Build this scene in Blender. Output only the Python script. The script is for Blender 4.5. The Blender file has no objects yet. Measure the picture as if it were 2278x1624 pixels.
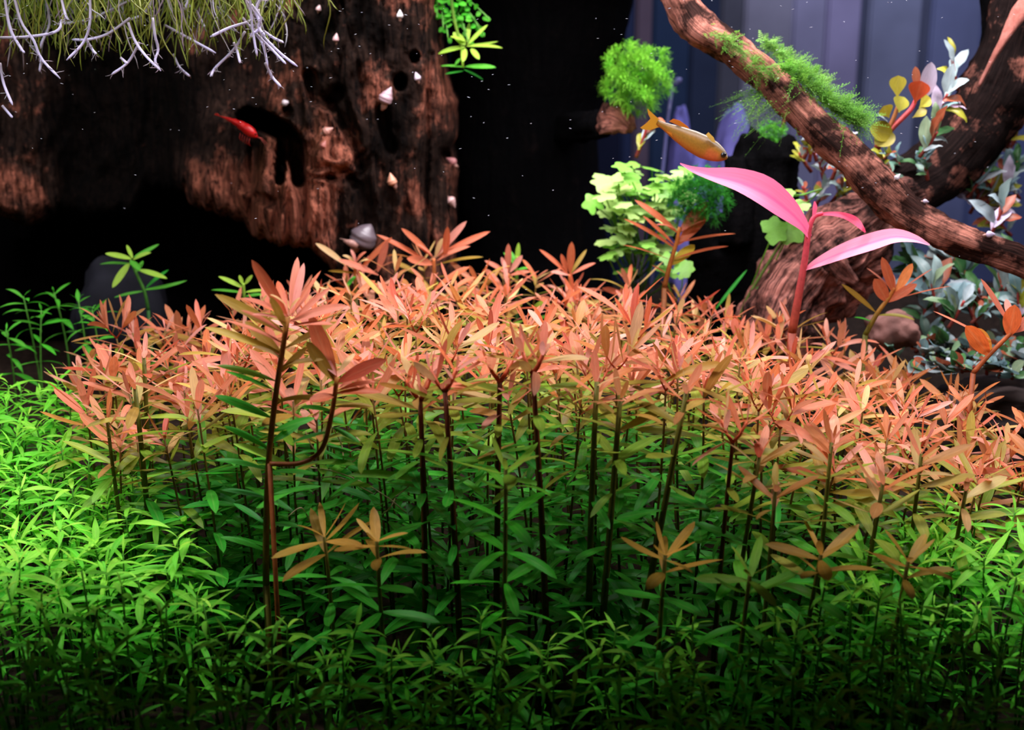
import bpy, bmesh, math, random
import numpy as np
from mathutils import Vector, Matrix, noise
from mathutils.bvhtree import BVHTree

S = bpy.context.scene
COL = S.collection
rnd = random.Random(11)

# ------------------------------------------------------------------ camera
CAM = Vector((0.0, -0.69, 0.386))
TILT = math.radians(14.7)
F = 2750.0                      # focal length in pixels of the 2278 x 1624 frame
cd = bpy.data.cameras.new('camera')
cd.sensor_width = 36.0
cd.lens = 36.0 * F / 2278.0
cd.clip_start = 0.02
cd.clip_end = 20
cd.dof.use_dof = True
cd.dof.focus_distance = 0.79
cd.dof.aperture_fstop = 8.0
cam = bpy.data.objects.new('camera', cd)
cam.location = CAM
cam.rotation_euler = (math.radians(90) - TILT, 0, 0)
COL.objects.link(cam)
S.camera = cam

# ------------------------------------------------------------------ world, lamps, exposure
S.view_settings.view_transform = 'Standard'
S.view_settings.look = 'None'
S.view_settings.exposure = 0.12
S.view_settings.gamma = 1.0
S.view_settings.use_curve_mapping = False
W = bpy.data.worlds.new('world')
S.world = W
W.use_nodes = True
W.node_tree.nodes['Background'].inputs[0].default_value = (0.75, 0.85, 1.0, 1)
W.node_tree.nodes['Background'].inputs[1].default_value = 0.013


def area(name, loc, rot, sx, sy, power, col, spread=180):
    l = bpy.data.lights.new(name, 'AREA')
    l.shape = 'RECTANGLE'
    l.size, l.size_y = sx, sy
    l.energy = power
    l.color = col
    l.spread = math.radians(spread)
    o = bpy.data.objects.new(name, l)
    o.location = loc
    o.rotation_euler = rot
    COL.objects.link(o)
    return o


# the tank's LED bar above the water, and an unseen fill light added for the wall behind
area('led_bar_front', (0.0, -0.035, 0.57), (0, 0, 0), 1.15, 0.016, 5.6, (1.0, 0.95, 1.0), 150)
area('led_bar_rear', (0.0, 0.305, 0.57), (0, 0, 0), 1.15, 0.030, 8.5, (1.0, 0.95, 1.0), 150)
area('wall_fill_light', (0.7, 1.05, 1.3), (math.radians(52), 0, 0), 0.9, 0.5, 20.0, (0.80, 0.82, 1.0))


# ------------------------------------------------------------------ helpers
def P(px, py, Y):
    """the world point at depth plane y = Y that the photograph shows at this pixel"""
    a = (px - 1139.0) / F
    b = (812.0 - py) / F
    d = Vector((a, math.cos(TILT) + b * math.sin(TILT), -math.sin(TILT) + b * math.cos(TILT)))
    return CAM + d * ((Y - CAM.y) / d.y)


def proj(p):
    v = p - CAM
    fw = Vector((0, math.cos(TILT), -math.sin(TILT)))
    up = Vector((0, math.sin(TILT), math.cos(TILT)))
    z = v.dot(fw)
    return 1139 + F * v.x / z, 812 - F * v.dot(up) / z


def mpp(Y):
    return (Y - CAM.y) / F


def ray(px, py):
    a = (px - 1139.0) / F
    b = (812.0 - py) / F
    return Vector((a, math.cos(TILT) + b * math.sin(TILT), -math.sin(TILT) + b * math.cos(TILT))).normalized()


def lin(r, g, b):
    f = lambda c: (c / 255 / 12.92) if c <= 10 else ((c / 255 + 0.055) / 1.055) ** 2.4
    return (f(r), f(g), f(b), 1.0)


def mixc(a, b, t):
    t = max(0.0, min(1.0, t))
    return tuple(a[i] * (1 - t) + b[i] * t for i in range(4))


def jit(c, s, r=rnd):
    k = 1 + r.uniform(-s, s)
    return (c[0] * k * (1 + r.uniform(-s, s) * .5), c[1] * k * (1 + r.uniform(-s, s) * .5), c[2] * k, 1.0)


def interp(tab, x, k=1):
    if x <= tab[0][0]:
        return tab[0][k]
    for a, b in zip(tab, tab[1:]):
        if x <= b[0]:
            t = (x - a[0]) / (b[0] - a[0])
            return a[k] * (1 - t) + b[k] * t
    return tab[-1][k]


def sstep(a, b, x):
    t = max(0.0, min(1.0, (x - a) / (b - a)))
    return t * t * (3 - 2 * t)


def mesh(name, verts, faces, mat, smooth=True, uvs=None):
    m = bpy.data.meshes.new(name)
    m.from_pydata([tuple(v) for v in verts], [], faces)
    if uvs is not None:
        l = m.uv_layers.new(name='UVMap')
        vi = np.empty(len(m.loops), dtype=np.int32)
        m.loops.foreach_get('vertex_index', vi)
        l.data.foreach_set('uv', np.asarray(uvs, dtype=np.float32)[vi].ravel())
    if smooth:
        m.polygons.foreach_set('use_smooth', [True] * len(m.polygons))
    m.materials.append(mat)
    m.update()
    return m


def link(name, data, parent=None, mtx=None, color=None):
    o = bpy.data.objects.new(name, data)
    if parent is not None:
        o.parent = parent
    if mtx is not None:
        o.matrix_basis = mtx
    if color is not None:
        o.color = color
    COL.objects.link(o)
    return o


def tag(o, label=None, cat=None, group=None, kind=None):
    if label:
        o['label'] = label
    if cat:
        o['category'] = cat
    if group:
        o['group'] = group
    if kind:
        o['kind'] = kind
    return o


def thing(name, label, cat, loc, group=None):
    o = bpy.data.objects.new(name, None)
    o.empty_display_size = 0.01
    o.location = loc
    COL.objects.link(o)
    return tag(o, label, cat, group)


def vcol(m, cols, name='Col'):
    a = m.color_attributes.new(name, 'FLOAT_COLOR', 'POINT')
    a.data.foreach_set('color', np.asarray(cols, dtype=np.float32).ravel())


def catmull(pts, n):
    """resample a list of tuples of floats with a Catmull-Rom spline"""
    A = np.array(pts, dtype=float)
    A = np.vstack([2 * A[0] - A[1], A, 2 * A[-1] - A[-2]])
    out = []
    k = len(pts) - 1
    for i in range(n + 1):
        u = i / n * k
        j = min(int(u), k - 1)
        t = u - j
        p0, p1, p2, p3 = A[j], A[j + 1], A[j + 2], A[j + 3]
        out.append(0.5 * (2 * p1 + (p2 - p0) * t + (2 * p0 - 5 * p1 + 4 * p2 - p3) * t * t + (3 * p1 - p0 - 3 * p2 + p3) * t ** 3))
    return out


def tube(points, radii, sides=6, cap=True):
    """verts, faces, uvs of a tube along points"""
    V, Fc, U = [], [], []
    n = len(points)
    pts = [Vector(p) for p in points]
    ref = Vector((0.31, 0.9, 0.12)).normalized()
    prev = None
    for i, p in enumerate(pts):
        T = (pts[min(i + 1, n - 1)] - pts[max(i - 1, 0)]).normalized()
        if prev is None:
            A = T.cross(ref)
            if A.length < 1e-3:
                A = T.cross(Vector((1, 0, 0)))
        else:
            A = prev - T * prev.dot(T)
        A.normalize()
        prev = A
        B = T.cross(A)
        for k in range(sides):
            a = 2 * math.pi * k / sides
            V.append(p + (A * math.cos(a) + B * math.sin(a)) * radii[i])
            U.append((i / (n - 1), k / sides))
    for i in range(n - 1):
        for k in range(sides):
            k2 = (k + 1) % sides
            Fc.append((i * sides + k, i * sides + k2, (i + 1) * sides + k2, (i + 1) * sides + k))
    if cap:
        Fc.append(tuple(range(sides - 1, -1, -1)))
        Fc.append(tuple(range((n - 1) * sides, n * sides)))
    return V, Fc, U


class Geo:
    """collects geometry that ends up as one mesh object"""
    def __init__(s):
        s.v, s.f, s.u, s.c = [], [], [], []

    def add(s, V, Fc, U=None, c=None):
        b = len(s.v)
        s.v += [tuple(v) for v in V]
        s.f += [tuple(i + b for i in f) for f in Fc]
        s.u += list(U) if U is not None else [(0.5, 0.5)] * len(V)
        s.c += [c or (1, 1, 1, 1)] * len(V)

    def build(s, name, mat, parent=None, smooth=True, off=None):
        if off is not None:
            s.v = [(v[0] - off.x, v[1] - off.y, v[2] - off.z) for v in s.v]
        m = mesh(name, s.v, s.f, mat, smooth, s.u)
        vcol(m, s.c)
        return link(name, m, parent)


# ------------------------------------------------------------------ materials
def newmat(name):
    m = bpy.data.materials.new(name)
    m.use_nodes = True
    nt = m.node_tree
    nt.nodes.clear()
    return m, nt, nt.nodes, nt.links


def leaf_mat(name, trans=0.4, rough=0.42, rib=0.35, spec=0.35, mottle=0.18):
    m, nt, N, L = newmat(name)
    out = N.new('ShaderNodeOutputMaterial')
    oi = N.new('ShaderNodeObjectInfo')
    uv = N.new('ShaderNodeUVMap')
    sep = N.new('ShaderNodeSeparateXYZ')
    L.new(uv.outputs[0], sep.inputs[0])
    # distance from the midrib
    d = N.new('ShaderNodeMath'); d.operation = 'SUBTRACT'; d.inputs[1].default_value = 0.5
    L.new(sep.outputs[1], d.inputs[0])
    ab = N.new('ShaderNodeMath'); ab.operation = 'ABSOLUTE'
    L.new(d.outputs[0], ab.inputs[0])
    rp = N.new('ShaderNodeMapRange')
    rp.inputs[1].default_value = 0.02; rp.inputs[2].default_value = 0.10
    rp.inputs[3].default_value = rib; rp.inputs[4].default_value = 0.0
    L.new(ab.outputs[0], rp.inputs[0])
    # fine long veins and mottling
    mp = N.new('ShaderNodeMapping')
    mp.inputs['Scale'].default_value = (6, 26, 1)
    L.new(uv.outputs[0], mp.inputs[0])
    av = N.new('ShaderNodeVectorMath'); av.operation = 'ADD'
    cb = N.new('ShaderNodeCombineXYZ')
    L.new(oi.outputs['Random'], cb.inputs[2])
    sc = N.new('ShaderNodeVectorMath'); sc.operation = 'SCALE'; sc.inputs['Scale'].default_value = 40
    L.new(cb.outputs[0], sc.inputs[0])
    L.new(mp.outputs[0], av.inputs[0]); L.new(sc.outputs[0], av.inputs[1])
    nz = N.new('ShaderNodeTexNoise'); nz.inputs['Scale'].default_value = 1.0; nz.inputs['Detail'].default_value = 2
    L.new(av.outputs[0], nz.inputs['Vector'])
    mr = N.new('ShaderNodeMapRange')
    mr.inputs[1].default_value = 0.3; mr.inputs[2].default_value = 0.7
    mr.inputs[3].default_value = 1 - mottle; mr.inputs[4].default_value = 1 + mottle
    L.new(nz.outputs[0], mr.inputs[0])
    hs = N.new('ShaderNodeHueSaturation')
    L.new(oi.outputs['Color'], hs.inputs['Color'])
    L.new(mr.outputs[0], hs.inputs['Value'])
    # the base of a blade and its rib are paler and yellower
    mx = N.new('ShaderNodeMix'); mx.data_type = 'RGBA'
    L.new(rp.outputs[0], mx.inputs['Factor'])
    L.new(hs.outputs[0], mx.inputs['A'])
    li = N.new('ShaderNodeMix'); li.data_type = 'RGBA'; li.blend_type = 'SCREEN'
    li.inputs['Factor'].default_value = 0.22
    L.new(hs.outputs[0], li.inputs['A']); li.inputs['B'].default_value = (0.8, 0.6, 0.3, 1)
    L.new(li.outputs['Result'], mx.inputs['B'])
    pb = N.new('ShaderNodeBsdfPrincipled')
    pb.inputs['Roughness'].default_value = rough
    pb.inputs['Specular IOR Level'].default_value = spec
    L.new(mx.outputs['Result'], pb.inputs['Base Color'])
    tr = N.new('ShaderNodeBsdfTranslucent')
    L.new(mx.outputs['Result'], tr.inputs['Color'])
    ms = N.new('ShaderNodeMixShader'); ms.inputs[0].default_value = trans
    L.new(pb.outputs[0], ms.inputs[1]); L.new(tr.outputs[0], ms.inputs[2])
    L.new(ms.outputs[0], out.inputs[0])
    return m


def simple_mat(name, col, rough=0.5, spec=0.3, nscale=0, namp=0.25, bump=0, stretch=(1, 1, 1), attr=None, trans=0.0):
    m, nt, N, L = newmat(name)
    out = N.new('ShaderNodeOutputMaterial')
    pb = N.new('ShaderNodeBsdfPrincipled')
    pb.inputs['Roughness'].default_value = rough
    pb.inputs['Specular IOR Level'].default_value = spec
    if attr == 'object':
        src = N.new('ShaderNodeObjectInfo').outputs['Color']
    elif attr:
        a = N.new('ShaderNodeVertexColor'); a.layer_name = attr
        src = a.outputs[0]
    else:
        rgb = N.new('ShaderNodeRGB'); rgb.outputs[0].default_value = col
        src = rgb.outputs[0]
    if nscale:
        tc = N.new('ShaderNodeTexCoord')
        mp = N.new('ShaderNodeMapping'); mp.inputs['Scale'].default_value = stretch
        L.new(tc.outputs['Object'], mp.inputs[0])
        nz = N.new('ShaderNodeTexNoise'); nz.inputs['Scale'].default_value = nscale; nz.inputs['Detail'].default_value = 4
        L.new(mp.outputs[0], nz.inputs['Vector'])
        mr = N.new('ShaderNodeMapRange')
        mr.inputs[1].default_value = 0.3; mr.inputs[2].default_value = 0.7
        mr.inputs[3].default_value = 1 - namp; mr.inputs[4].default_value = 1 + namp
        L.new(nz.outputs[0], mr.inputs[0])
        hs = N.new('ShaderNodeHueSaturation')
        L.new(src, hs.inputs['Color']); L.new(mr.outputs[0], hs.inputs['Value'])
        src = hs.outputs[0]
        if bump:
            bp = N.new('ShaderNodeBump'); bp.inputs['Strength'].default_value = bump; bp.inputs['Distance'].default_value = 0.002
            L.new(nz.outputs[0], bp.inputs['Height']); L.new(bp.outputs[0], pb.inputs['Normal'])
    L.new(src, pb.inputs['Base Color'])
    if trans:
        tr = N.new('ShaderNodeBsdfTranslucent'); L.new(src, tr.inputs['Color'])
        ms = N.new('ShaderNodeMixShader'); ms.inputs[0].default_value = trans
        L.new(pb.outputs[0], ms.inputs[1]); L.new(tr.outputs[0], ms.inputs[2]); L.new(ms.outputs[0], out.inputs[0])
    else:
        L.new(pb.outputs[0], out.inputs[0])
    return m


def wood_mat(name, dark, mid, pale, scale=30, grain=(9, 9, 1.2), usevc=True, lo=0.42, hi=0.66):
    """waterlogged wood: dark tannin-stained grain with paler bare patches (colour attribute 'pale' adds painted light and shade)"""
    m, nt, N, L = newmat(name)
    out = N.new('ShaderNodeOutputMaterial')
    tc = N.new('ShaderNodeTexCoord')
    if usevc == 'uv':
        mp = N.new('ShaderNodeMapping'); mp.inputs['Scale'].default_value = grain
        L.new(tc.outputs['UV'], mp.inputs[0])
    else:
        mp = N.new('ShaderNodeMapping'); mp.inputs['Scale'].default_value = grain
        L.new(tc.outputs['Object'], mp.inputs[0])
    g = N.new('ShaderNodeTexNoise'); g.inputs['Scale'].default_value = scale; g.inputs['Detail'].default_value = 6
    g.inputs['Roughness'].default_value = 0.65; g.inputs['Distortion'].default_value = 0.6
    L.new(mp.outputs[0], g.inputs['Vector'])
    b = N.new('ShaderNodeTexNoise'); b.inputs['Scale'].default_value = 42; b.inputs['Detail'].default_value = 7
    b.inputs['Roughness'].default_value = 0.7
    L.new(tc.outputs['Object'], b.inputs['Vector'])
    r1 = N.new('ShaderNodeValToRGB')
    r1.color_ramp.elements[0].position = 0.38; r1.color_ramp.elements[0].color = dark
    r1.color_ramp.elements[1].position = 0.70; r1.color_ramp.elements[1].color = mid
    L.new(g.outputs[0], r1.inputs[0])
    fac = N.new('ShaderNodeMapRange'); fac.clamp = True
    fac.inputs[1].default_value = lo; fac.inputs[2].default_value = hi
    src = b.outputs[0]
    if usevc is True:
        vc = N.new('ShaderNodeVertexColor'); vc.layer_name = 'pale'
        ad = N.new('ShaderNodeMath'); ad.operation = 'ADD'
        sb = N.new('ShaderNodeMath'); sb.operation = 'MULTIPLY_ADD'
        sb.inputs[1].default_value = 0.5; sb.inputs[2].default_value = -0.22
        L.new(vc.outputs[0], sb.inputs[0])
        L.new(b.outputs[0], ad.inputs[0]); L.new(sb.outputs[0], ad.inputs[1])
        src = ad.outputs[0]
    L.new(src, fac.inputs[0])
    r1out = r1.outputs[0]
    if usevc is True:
        recess_shade = N.new('ShaderNodeMapRange'); recess_shade.inputs[1].default_value = 0.0; recess_shade.inputs[2].default_value = 0.4  # low values darken the left recess as painted shade
        recess_shade.inputs[3].default_value = 0.09; recess_shade.inputs[4].default_value = 1.0
        L.new(vc.outputs[0], recess_shade.inputs[0])
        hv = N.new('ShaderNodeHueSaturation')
        L.new(r1.outputs[0], hv.inputs['Color']); L.new(recess_shade.outputs[0], hv.inputs['Value'])
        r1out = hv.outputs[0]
    mg = N.new('ShaderNodeMath'); mg.operation = 'MULTIPLY'
    g2 = N.new('ShaderNodeMapRange'); g2.inputs[1].default_value = 0.35; g2.inputs[2].default_value = 0.6
    L.new(g.outputs[0], g2.inputs[0])
    L.new(fac.outputs[0], mg.inputs[0]); L.new(g2.outputs[0], mg.inputs[1])
    mx = N.new('ShaderNodeMix'); mx.data_type = 'RGBA'
    L.new(mg.outputs[0], mx.inputs['Factor']); L.new(r1out, mx.inputs['A']); mx.inputs['B'].default_value = pale
    pb = N.new('ShaderNodeBsdfPrincipled')
    pb.inputs['Roughness'].default_value = 0.85; pb.inputs['Specular IOR Level'].default_value = 0.03
    L.new(mx.outputs['Result'], pb.inputs['Base Color'])
    ah = N.new('ShaderNodeMath'); ah.operation = 'ADD'
    L.new(g.outputs[0], ah.inputs[0]); L.new(b.outputs[0], ah.inputs[1])
    bp = N.new('ShaderNodeBump'); bp.inputs['Strength'].default_value = 0.9; bp.inputs['Distance'].default_value = 0.004
    L.new(ah.outputs[0], bp.inputs['Height']); L.new(bp.outputs[0], pb.inputs['Normal'])
    L.new(pb.outputs[0], out.inputs[0])
    return m


M_RED = leaf_mat('red_leaf', trans=0.44, rib=0.30, spec=0.2)
M_GREEN = leaf_mat('green_leaf', trans=0.42, rib=0.40, rough=0.5, spec=0.15)
M_BROAD = leaf_mat('broad_leaf', trans=0.25, rib=0.25, rough=0.4, spec=0.3, mottle=0.12)
M_PINK = leaf_mat('pink_leaf', trans=0.4, rib=0.6, rough=0.4, mottle=0.07)
for n_ in M_PINK.node_tree.nodes:
    if n_.type == 'MIX' and n_.blend_type == 'SCREEN':          # this plant's midrib is deeper pink than its blade
        n_.blend_type = 'MIX'; n_.inputs['Factor'].default_value = .8; n_.inputs['B'].default_value = lin(226, 70, 140)
M_LOBED = leaf_mat('lobed_leaf', trans=0.35, rib=0.0, rough=0.45, mottle=0.10)
M_STEM = simple_mat('plant_stem', None, 0.45, 0.3, attr='Col', nscale=300, namp=0.2, trans=0.35)
M_MOSS = simple_mat('moss', None, 0.6, 0.1, attr='Col', trans=0.35)
M_ROOT = simple_mat('root', None, 0.5, 0.3, attr='Col', trans=0.25)
M_SOIL = simple_mat('aquarium_soil', lin(38, 28, 22), 0.9, 0.1, nscale=220, namp=0.6, bump=0.8)
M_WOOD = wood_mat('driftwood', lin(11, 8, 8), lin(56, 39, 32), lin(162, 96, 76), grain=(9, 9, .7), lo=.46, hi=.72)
M_BRANCH = wood_mat('branch_wood', lin(14, 9, 8), lin(74, 46, 40), lin(200, 130, 112), scale=9, grain=(.35, 12, 1), usevc='uv', lo=0.44, hi=0.58)
M_DARK = wood_mat('black_wood', lin(3, 3, 4), lin(6, 5, 6), lin(22, 15, 14), scale=14, usevc=False, lo=0.56, hi=0.8)  # near-black base colour stands in for shade on the trunk and hollow
M_ROOTWOOD = wood_mat('root_wood', lin(16, 12, 12), lin(40, 28, 26), lin(170, 108, 92), scale=8, grain=(.4, 14, 1), usevc='uv', lo=0.55, hi=0.68)

# ------------------------------------------------------------------ the setting
def ground(x, y):
    return -0.035 + 0.10 * max(0, y + 0.25) + 0.006 * noise.noise((x * 9, y * 9, 3))


nx, ny = 90, 80
V, Fc = [], []
for j in range(ny + 1):
    for i in range(nx + 1):
        x = -0.95 + 1.9 * i / nx
        y = -0.42 + 1.32 * j / ny
        V.append((x, y, ground(x, y) + 0.0035 * noise.noise((x * 120, y * 120, 0))))
for j in range(ny):
    for i in range(nx):
        a = j * (nx + 1) + i
        Fc.append((a, a + 1, a + nx + 2, a + nx + 1))
k0 = len(V)
# a closed slab: skirt and underside
ring = [i for i in range(nx + 1)] + [(j * (nx + 1) + nx) for j in range(1, ny + 1)] + [ny * (nx + 1) + i for i in range(nx - 1, -1, -1)] + [j * (nx + 1) for j in range(ny - 1, 0, -1)]
for r in ring:
    V.append((V[r][0], V[r][1], -0.12))
nr = len(ring)
for q in range(nr):
    q2 = (q + 1) % nr
    Fc.append((ring[q], k0 + q, k0 + q2, ring[q2]))
Fc.append(tuple(k0 + q for q in range(nr)))
tag(link('floor', mesh('floor', V, Fc, M_SOIL)), kind='structure')


def boxgeo(x0, x1, y0, y1, z0, z1, bev=0.0):
    bm = bmesh.new()
    bmesh.ops.create_cube(bm, size=1)
    for v in bm.verts:
        v.co = Vector(((x0 + x1) / 2 + v.co.x * (x1 - x0), (y0 + y1) / 2 + v.co.y * (y1 - y0), (z0 + z1) / 2 + v.co.z * (z1 - z0)))
    if bev:
        bmesh.ops.bevel(bm, geom=bm.edges[:], offset=bev, segments=2, affect='EDGES')
    vs = [v.co.copy() for v in bm.verts]
    bm.verts.index_update()
    fs = [tuple(v.index for v in f.verts) for f in bm.faces]
    bm.free()
    return vs, fs


M_WALL = simple_mat('room_wall', None, 0.8, 0.1, attr='object', nscale=5, namp=0.22)
YW = 2.20
v_, f_ = boxgeo(-2.6, 2.7, YW + .03, YW + .10, -0.8, 2.0)
wall = link('wall_back', mesh('wall_back', v_, f_, M_WALL, False), color=lin(50, 52, 80))
tag(wall, kind='structure')
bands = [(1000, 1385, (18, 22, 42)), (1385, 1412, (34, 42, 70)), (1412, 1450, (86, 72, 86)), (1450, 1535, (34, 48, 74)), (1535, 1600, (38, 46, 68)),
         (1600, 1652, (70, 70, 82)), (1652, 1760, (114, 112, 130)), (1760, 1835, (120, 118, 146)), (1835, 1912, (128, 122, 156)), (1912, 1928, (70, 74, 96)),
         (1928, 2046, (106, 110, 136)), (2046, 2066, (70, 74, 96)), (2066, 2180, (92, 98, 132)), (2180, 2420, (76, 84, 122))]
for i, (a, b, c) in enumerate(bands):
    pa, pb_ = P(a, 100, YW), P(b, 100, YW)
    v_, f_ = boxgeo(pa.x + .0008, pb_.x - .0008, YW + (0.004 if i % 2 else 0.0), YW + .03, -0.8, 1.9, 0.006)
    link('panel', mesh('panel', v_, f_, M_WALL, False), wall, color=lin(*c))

# unseen hood added above the water, its two lips shading the front plants
lh = thing('added_light_hood', 'long slim black hood added out of view, two lips shading the plants', 'light blocker', (0, .17, .60))
M_HOOD = simple_mat('hood_metal', lin(16, 16, 18), .6, .2)
v_, f_ = boxgeo(-.62, .62, -.226, .16, -.022, .02, .004)
link('housing', mesh('housing', v_, f_, M_HOOD, False), lh)
for y_, z_ in ((-.2165, -.13), (.07, -.115)):
    v_, f_ = boxgeo(-.62, .62, y_ - .002, y_ + .002, z_, -.02, .001)
    link('lip', mesh('lip', v_, f_, M_HOOD, False), lh)

# ------------------------------------------------------------------ driftwood
BOT = [(-80, 470), (0, 482), (60, 505), (130, 474), (200, 492), (290, 484), (322, 424), (410, 428), (424, 456), (500, 482), (545, 497), (562, 525), (620, 545),
       (690, 552), (733, 590), (760, 650), (800, 720), (1040, 720)]
RGT = [(-120, 978), (0, 978), (100, 984), (190, 1000), (228, 1016), (300, 1018), (332, 1004), (372, 1018), (450, 1014), (720, 1012)]


def seg_d(px, py, path):
    best = 1e9
    for (x0, y0), (x1, y1) in zip(path, path[1:]):
        dx, dy = x1 - x0, y1 - y0
        t = max(0, min(1, ((px - x0) * dx + (py - y0) * dy) / (dx * dx + dy * dy)))
        d = math.hypot(px - x0 - t * dx, py - y0 - t * dy)
        best = min(best, d)
    return best


HOOK = [(552, 262), (590, 272), (630, 292), (655, 325), (662, 365), (664, 400)]
HOOK2 = [(628, 300), (626, 350), (622, 400)]
GROOVES = [([(958, 120), (950, 200), (952, 300), (948, 430), (960, 560)], 7, .012), ([(690, 170), (700, 215), (735, 232), (752, 205)], 17, .02),
           ([(735, 225), (755, 270), (790, 330), (800, 370)], 9, .012), ([(600, 120), (598, 180), (585, 250)], 7, .008),
           ([(730, 395), (770, 385), (790, 410)], 11, .012), ([(560, 330), (548, 380), (545, 420)], 12, .015), ([(575, 440), (600, 450)], 13, .02),
           ([(850, 245), (858, 300), (870, 330)], 14, .014), ([(990, 340), (1000, 352)], 12, .014),
           ([(640, 0), (690, 60), (710, 120)], 6, .006), ([(760, 0), (775, 60), (800, 150), (810, 260)], 5, .006), ([(850, 0), (856, 120)], 4, .006)]
HOLES = [((922, 127), 11, .03), ((890, 182), 15, .035), ((640, 248), 11, .015), ((990, 350), 12, .02)]


def wood_depth(px, py, bot, rgt):
    Y = 0.515
    a = (px - 800) / 240.0
    if abs(a) < 1:
        Y -= 0.11 * math.sqrt(1 - a * a)
    # spur of lit wood that flares to the lower left
    Y -= 0.055 * sstep(300, 560, px) * (1 - sstep(560, 800, px)) * sstep(120, 470, py)
    Y -= 0.03 * (1 - sstep(0, 170, px)) * sstep(200, 420, py)
    Y += 0.05 * sstep(60, 190, px) * (1 - sstep(330, 470, px)) * (1 - 0.5 * sstep(380, 480, py))
    return Y


NU, NV = 250, 190
V, Fc, pale = [], [], []
front = {}
for j in range(NV + 1):
    for i in range(NU + 1):
        u = i / NU
        px0 = -80 + (1016 + 80) * u
        bot = interp(BOT, px0) + 7 * noise.noise((px0 * .06, 0, 1)) + 5 * noise.noise((px0 * .19, 5, 1))
        py = -110 + (bot + 110) * (j / NV)
        rg = interp(RGT, py) + 4 * noise.noise((0, py * .05, 2))
        px = -80 + (rg + 80) * u
        Y = wood_depth(px, py, bot, rg)
        db, dr = bot - py, rg - px
        for d_, w_, a_ in ((db, 45, .035), (dr, 40, .06)):
            q = max(0, min(1, d_ / w_))
            Y += a_ * (1 - math.sqrt(1 - (1 - q) ** 2))
        sx, sy = px * .011, py * .0022
        wv = noise.noise((sx * 1.3, sy * 3, 7)) * 1.2
        swirl = noise.noise((px * .006, py * .006, 3)) * 1.6
        g = noise.noise((sx * 2.2 + swirl, sy * 2 + wv, 0)) * .009 + noise.noise((sx * 6 + swirl * 2, sy * 4, 9)) * .0055
        g += noise.noise((px * .03, py * .02, 5)) * .004 + noise.noise((px * .11, py * .05, 8)) * .0022 + noise.noise((px * .2, py * .2, 4)) * .0012
        # splintered ridges running down the lower flank
        fl = sstep(300, 420, px) * (1 - sstep(720, 790, px)) * sstep(250, 400, py)
        g += fl * (abs(noise.noise((px * .035, py * .004, 12))) - .25) * .03
        # a knot with curled grain
        kx, ky = (px - 745) / 60.0, (py - 350) / 55.0
        kr = math.hypot(kx, ky)
        if kr < 1.6:
            g += .004 * math.sin(kr * 9 + 5 * noise.noise((px * .02, py * .02, 50)) + ky * 6) * (1 - sstep(.9, 1.6, kr))
            g -= .012 * (1 - sstep(.2, 1.2, kr))
        Y += g
        hk = min(seg_d(px, py, HOOK) / (16.0 + 8.0 * (1 - sstep(330, 400, py))), seg_d(px, py, HOOK2) / 12.0)
        dk = 1 - sstep(.75, 1.1, hk)
        Y += dk * .16
        for path, w_, dp in GROOVES:
            if abs(px - path[0][0]) < 220 and abs(py - path[0][1]) < 460:
                Y += dp * (1 - sstep(.5, 1.3, seg_d(px, py, path) / w_))
        for (hx, hy), hr, dp in HOLES:
            d_ = math.hypot((px - hx), (py - hy) * .8)
            if d_ < hr * 1.6:
                Y += dp * (1 - sstep(.7, 1.25, d_ / hr))
        pt = P(px, py, Y)
        V.append(pt)
        # painted light on the spur, shade in the left recess; bare knot and flakes
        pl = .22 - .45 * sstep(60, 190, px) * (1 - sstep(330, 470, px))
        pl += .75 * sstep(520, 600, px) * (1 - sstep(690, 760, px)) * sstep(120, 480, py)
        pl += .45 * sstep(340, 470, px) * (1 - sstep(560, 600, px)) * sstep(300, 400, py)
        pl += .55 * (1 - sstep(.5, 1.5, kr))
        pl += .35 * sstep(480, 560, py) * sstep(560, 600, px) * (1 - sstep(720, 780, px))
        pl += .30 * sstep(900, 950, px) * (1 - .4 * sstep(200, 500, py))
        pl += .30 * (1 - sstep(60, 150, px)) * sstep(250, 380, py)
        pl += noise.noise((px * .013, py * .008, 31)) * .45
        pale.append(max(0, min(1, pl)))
n0 = len(V)
for q in range(n0):
    p = V[q]
    V.append(Vector((p.x * 1.02, max(p.y + .10, .60), p.z)))
    pale.append(0)
for j in range(NV):
    for i in range(NU):
        a = j * (NU + 1) + i
        Fc.append((a, a + NU + 1, a + NU + 2, a + 1))
        Fc.append((n0 + a, n0 + a + 1, n0 + a + NU + 2, n0 + a + NU + 1))
ring = [i for i in range(NU + 1)] + [j * (NU + 1) + NU for j in range(1, NV + 1)] + [NV * (NU + 1) + i for i in range(NU - 1, -1, -1)] + [j * (NU + 1) for j in range(NV - 1, 0, -1)]
for q in range(len(ring)):
    a, b = ring[q], ring[(q + 1) % len(ring)]
    Fc.append((a, b, n0 + b, n0 + a))
base = Vector((-0.13, 0.5, 0.02))
stump = thing('driftwood_stump', 'massive brown driftwood stump dotted with snails, hollow and overhanging at its base', 'driftwood', base)
me = mesh('trunk', [v - base for v in V], Fc, M_WOOD)
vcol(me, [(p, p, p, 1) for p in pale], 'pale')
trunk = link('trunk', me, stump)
BVH = {'stump': BVHTree.FromPolygons(V, Fc)}
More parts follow.
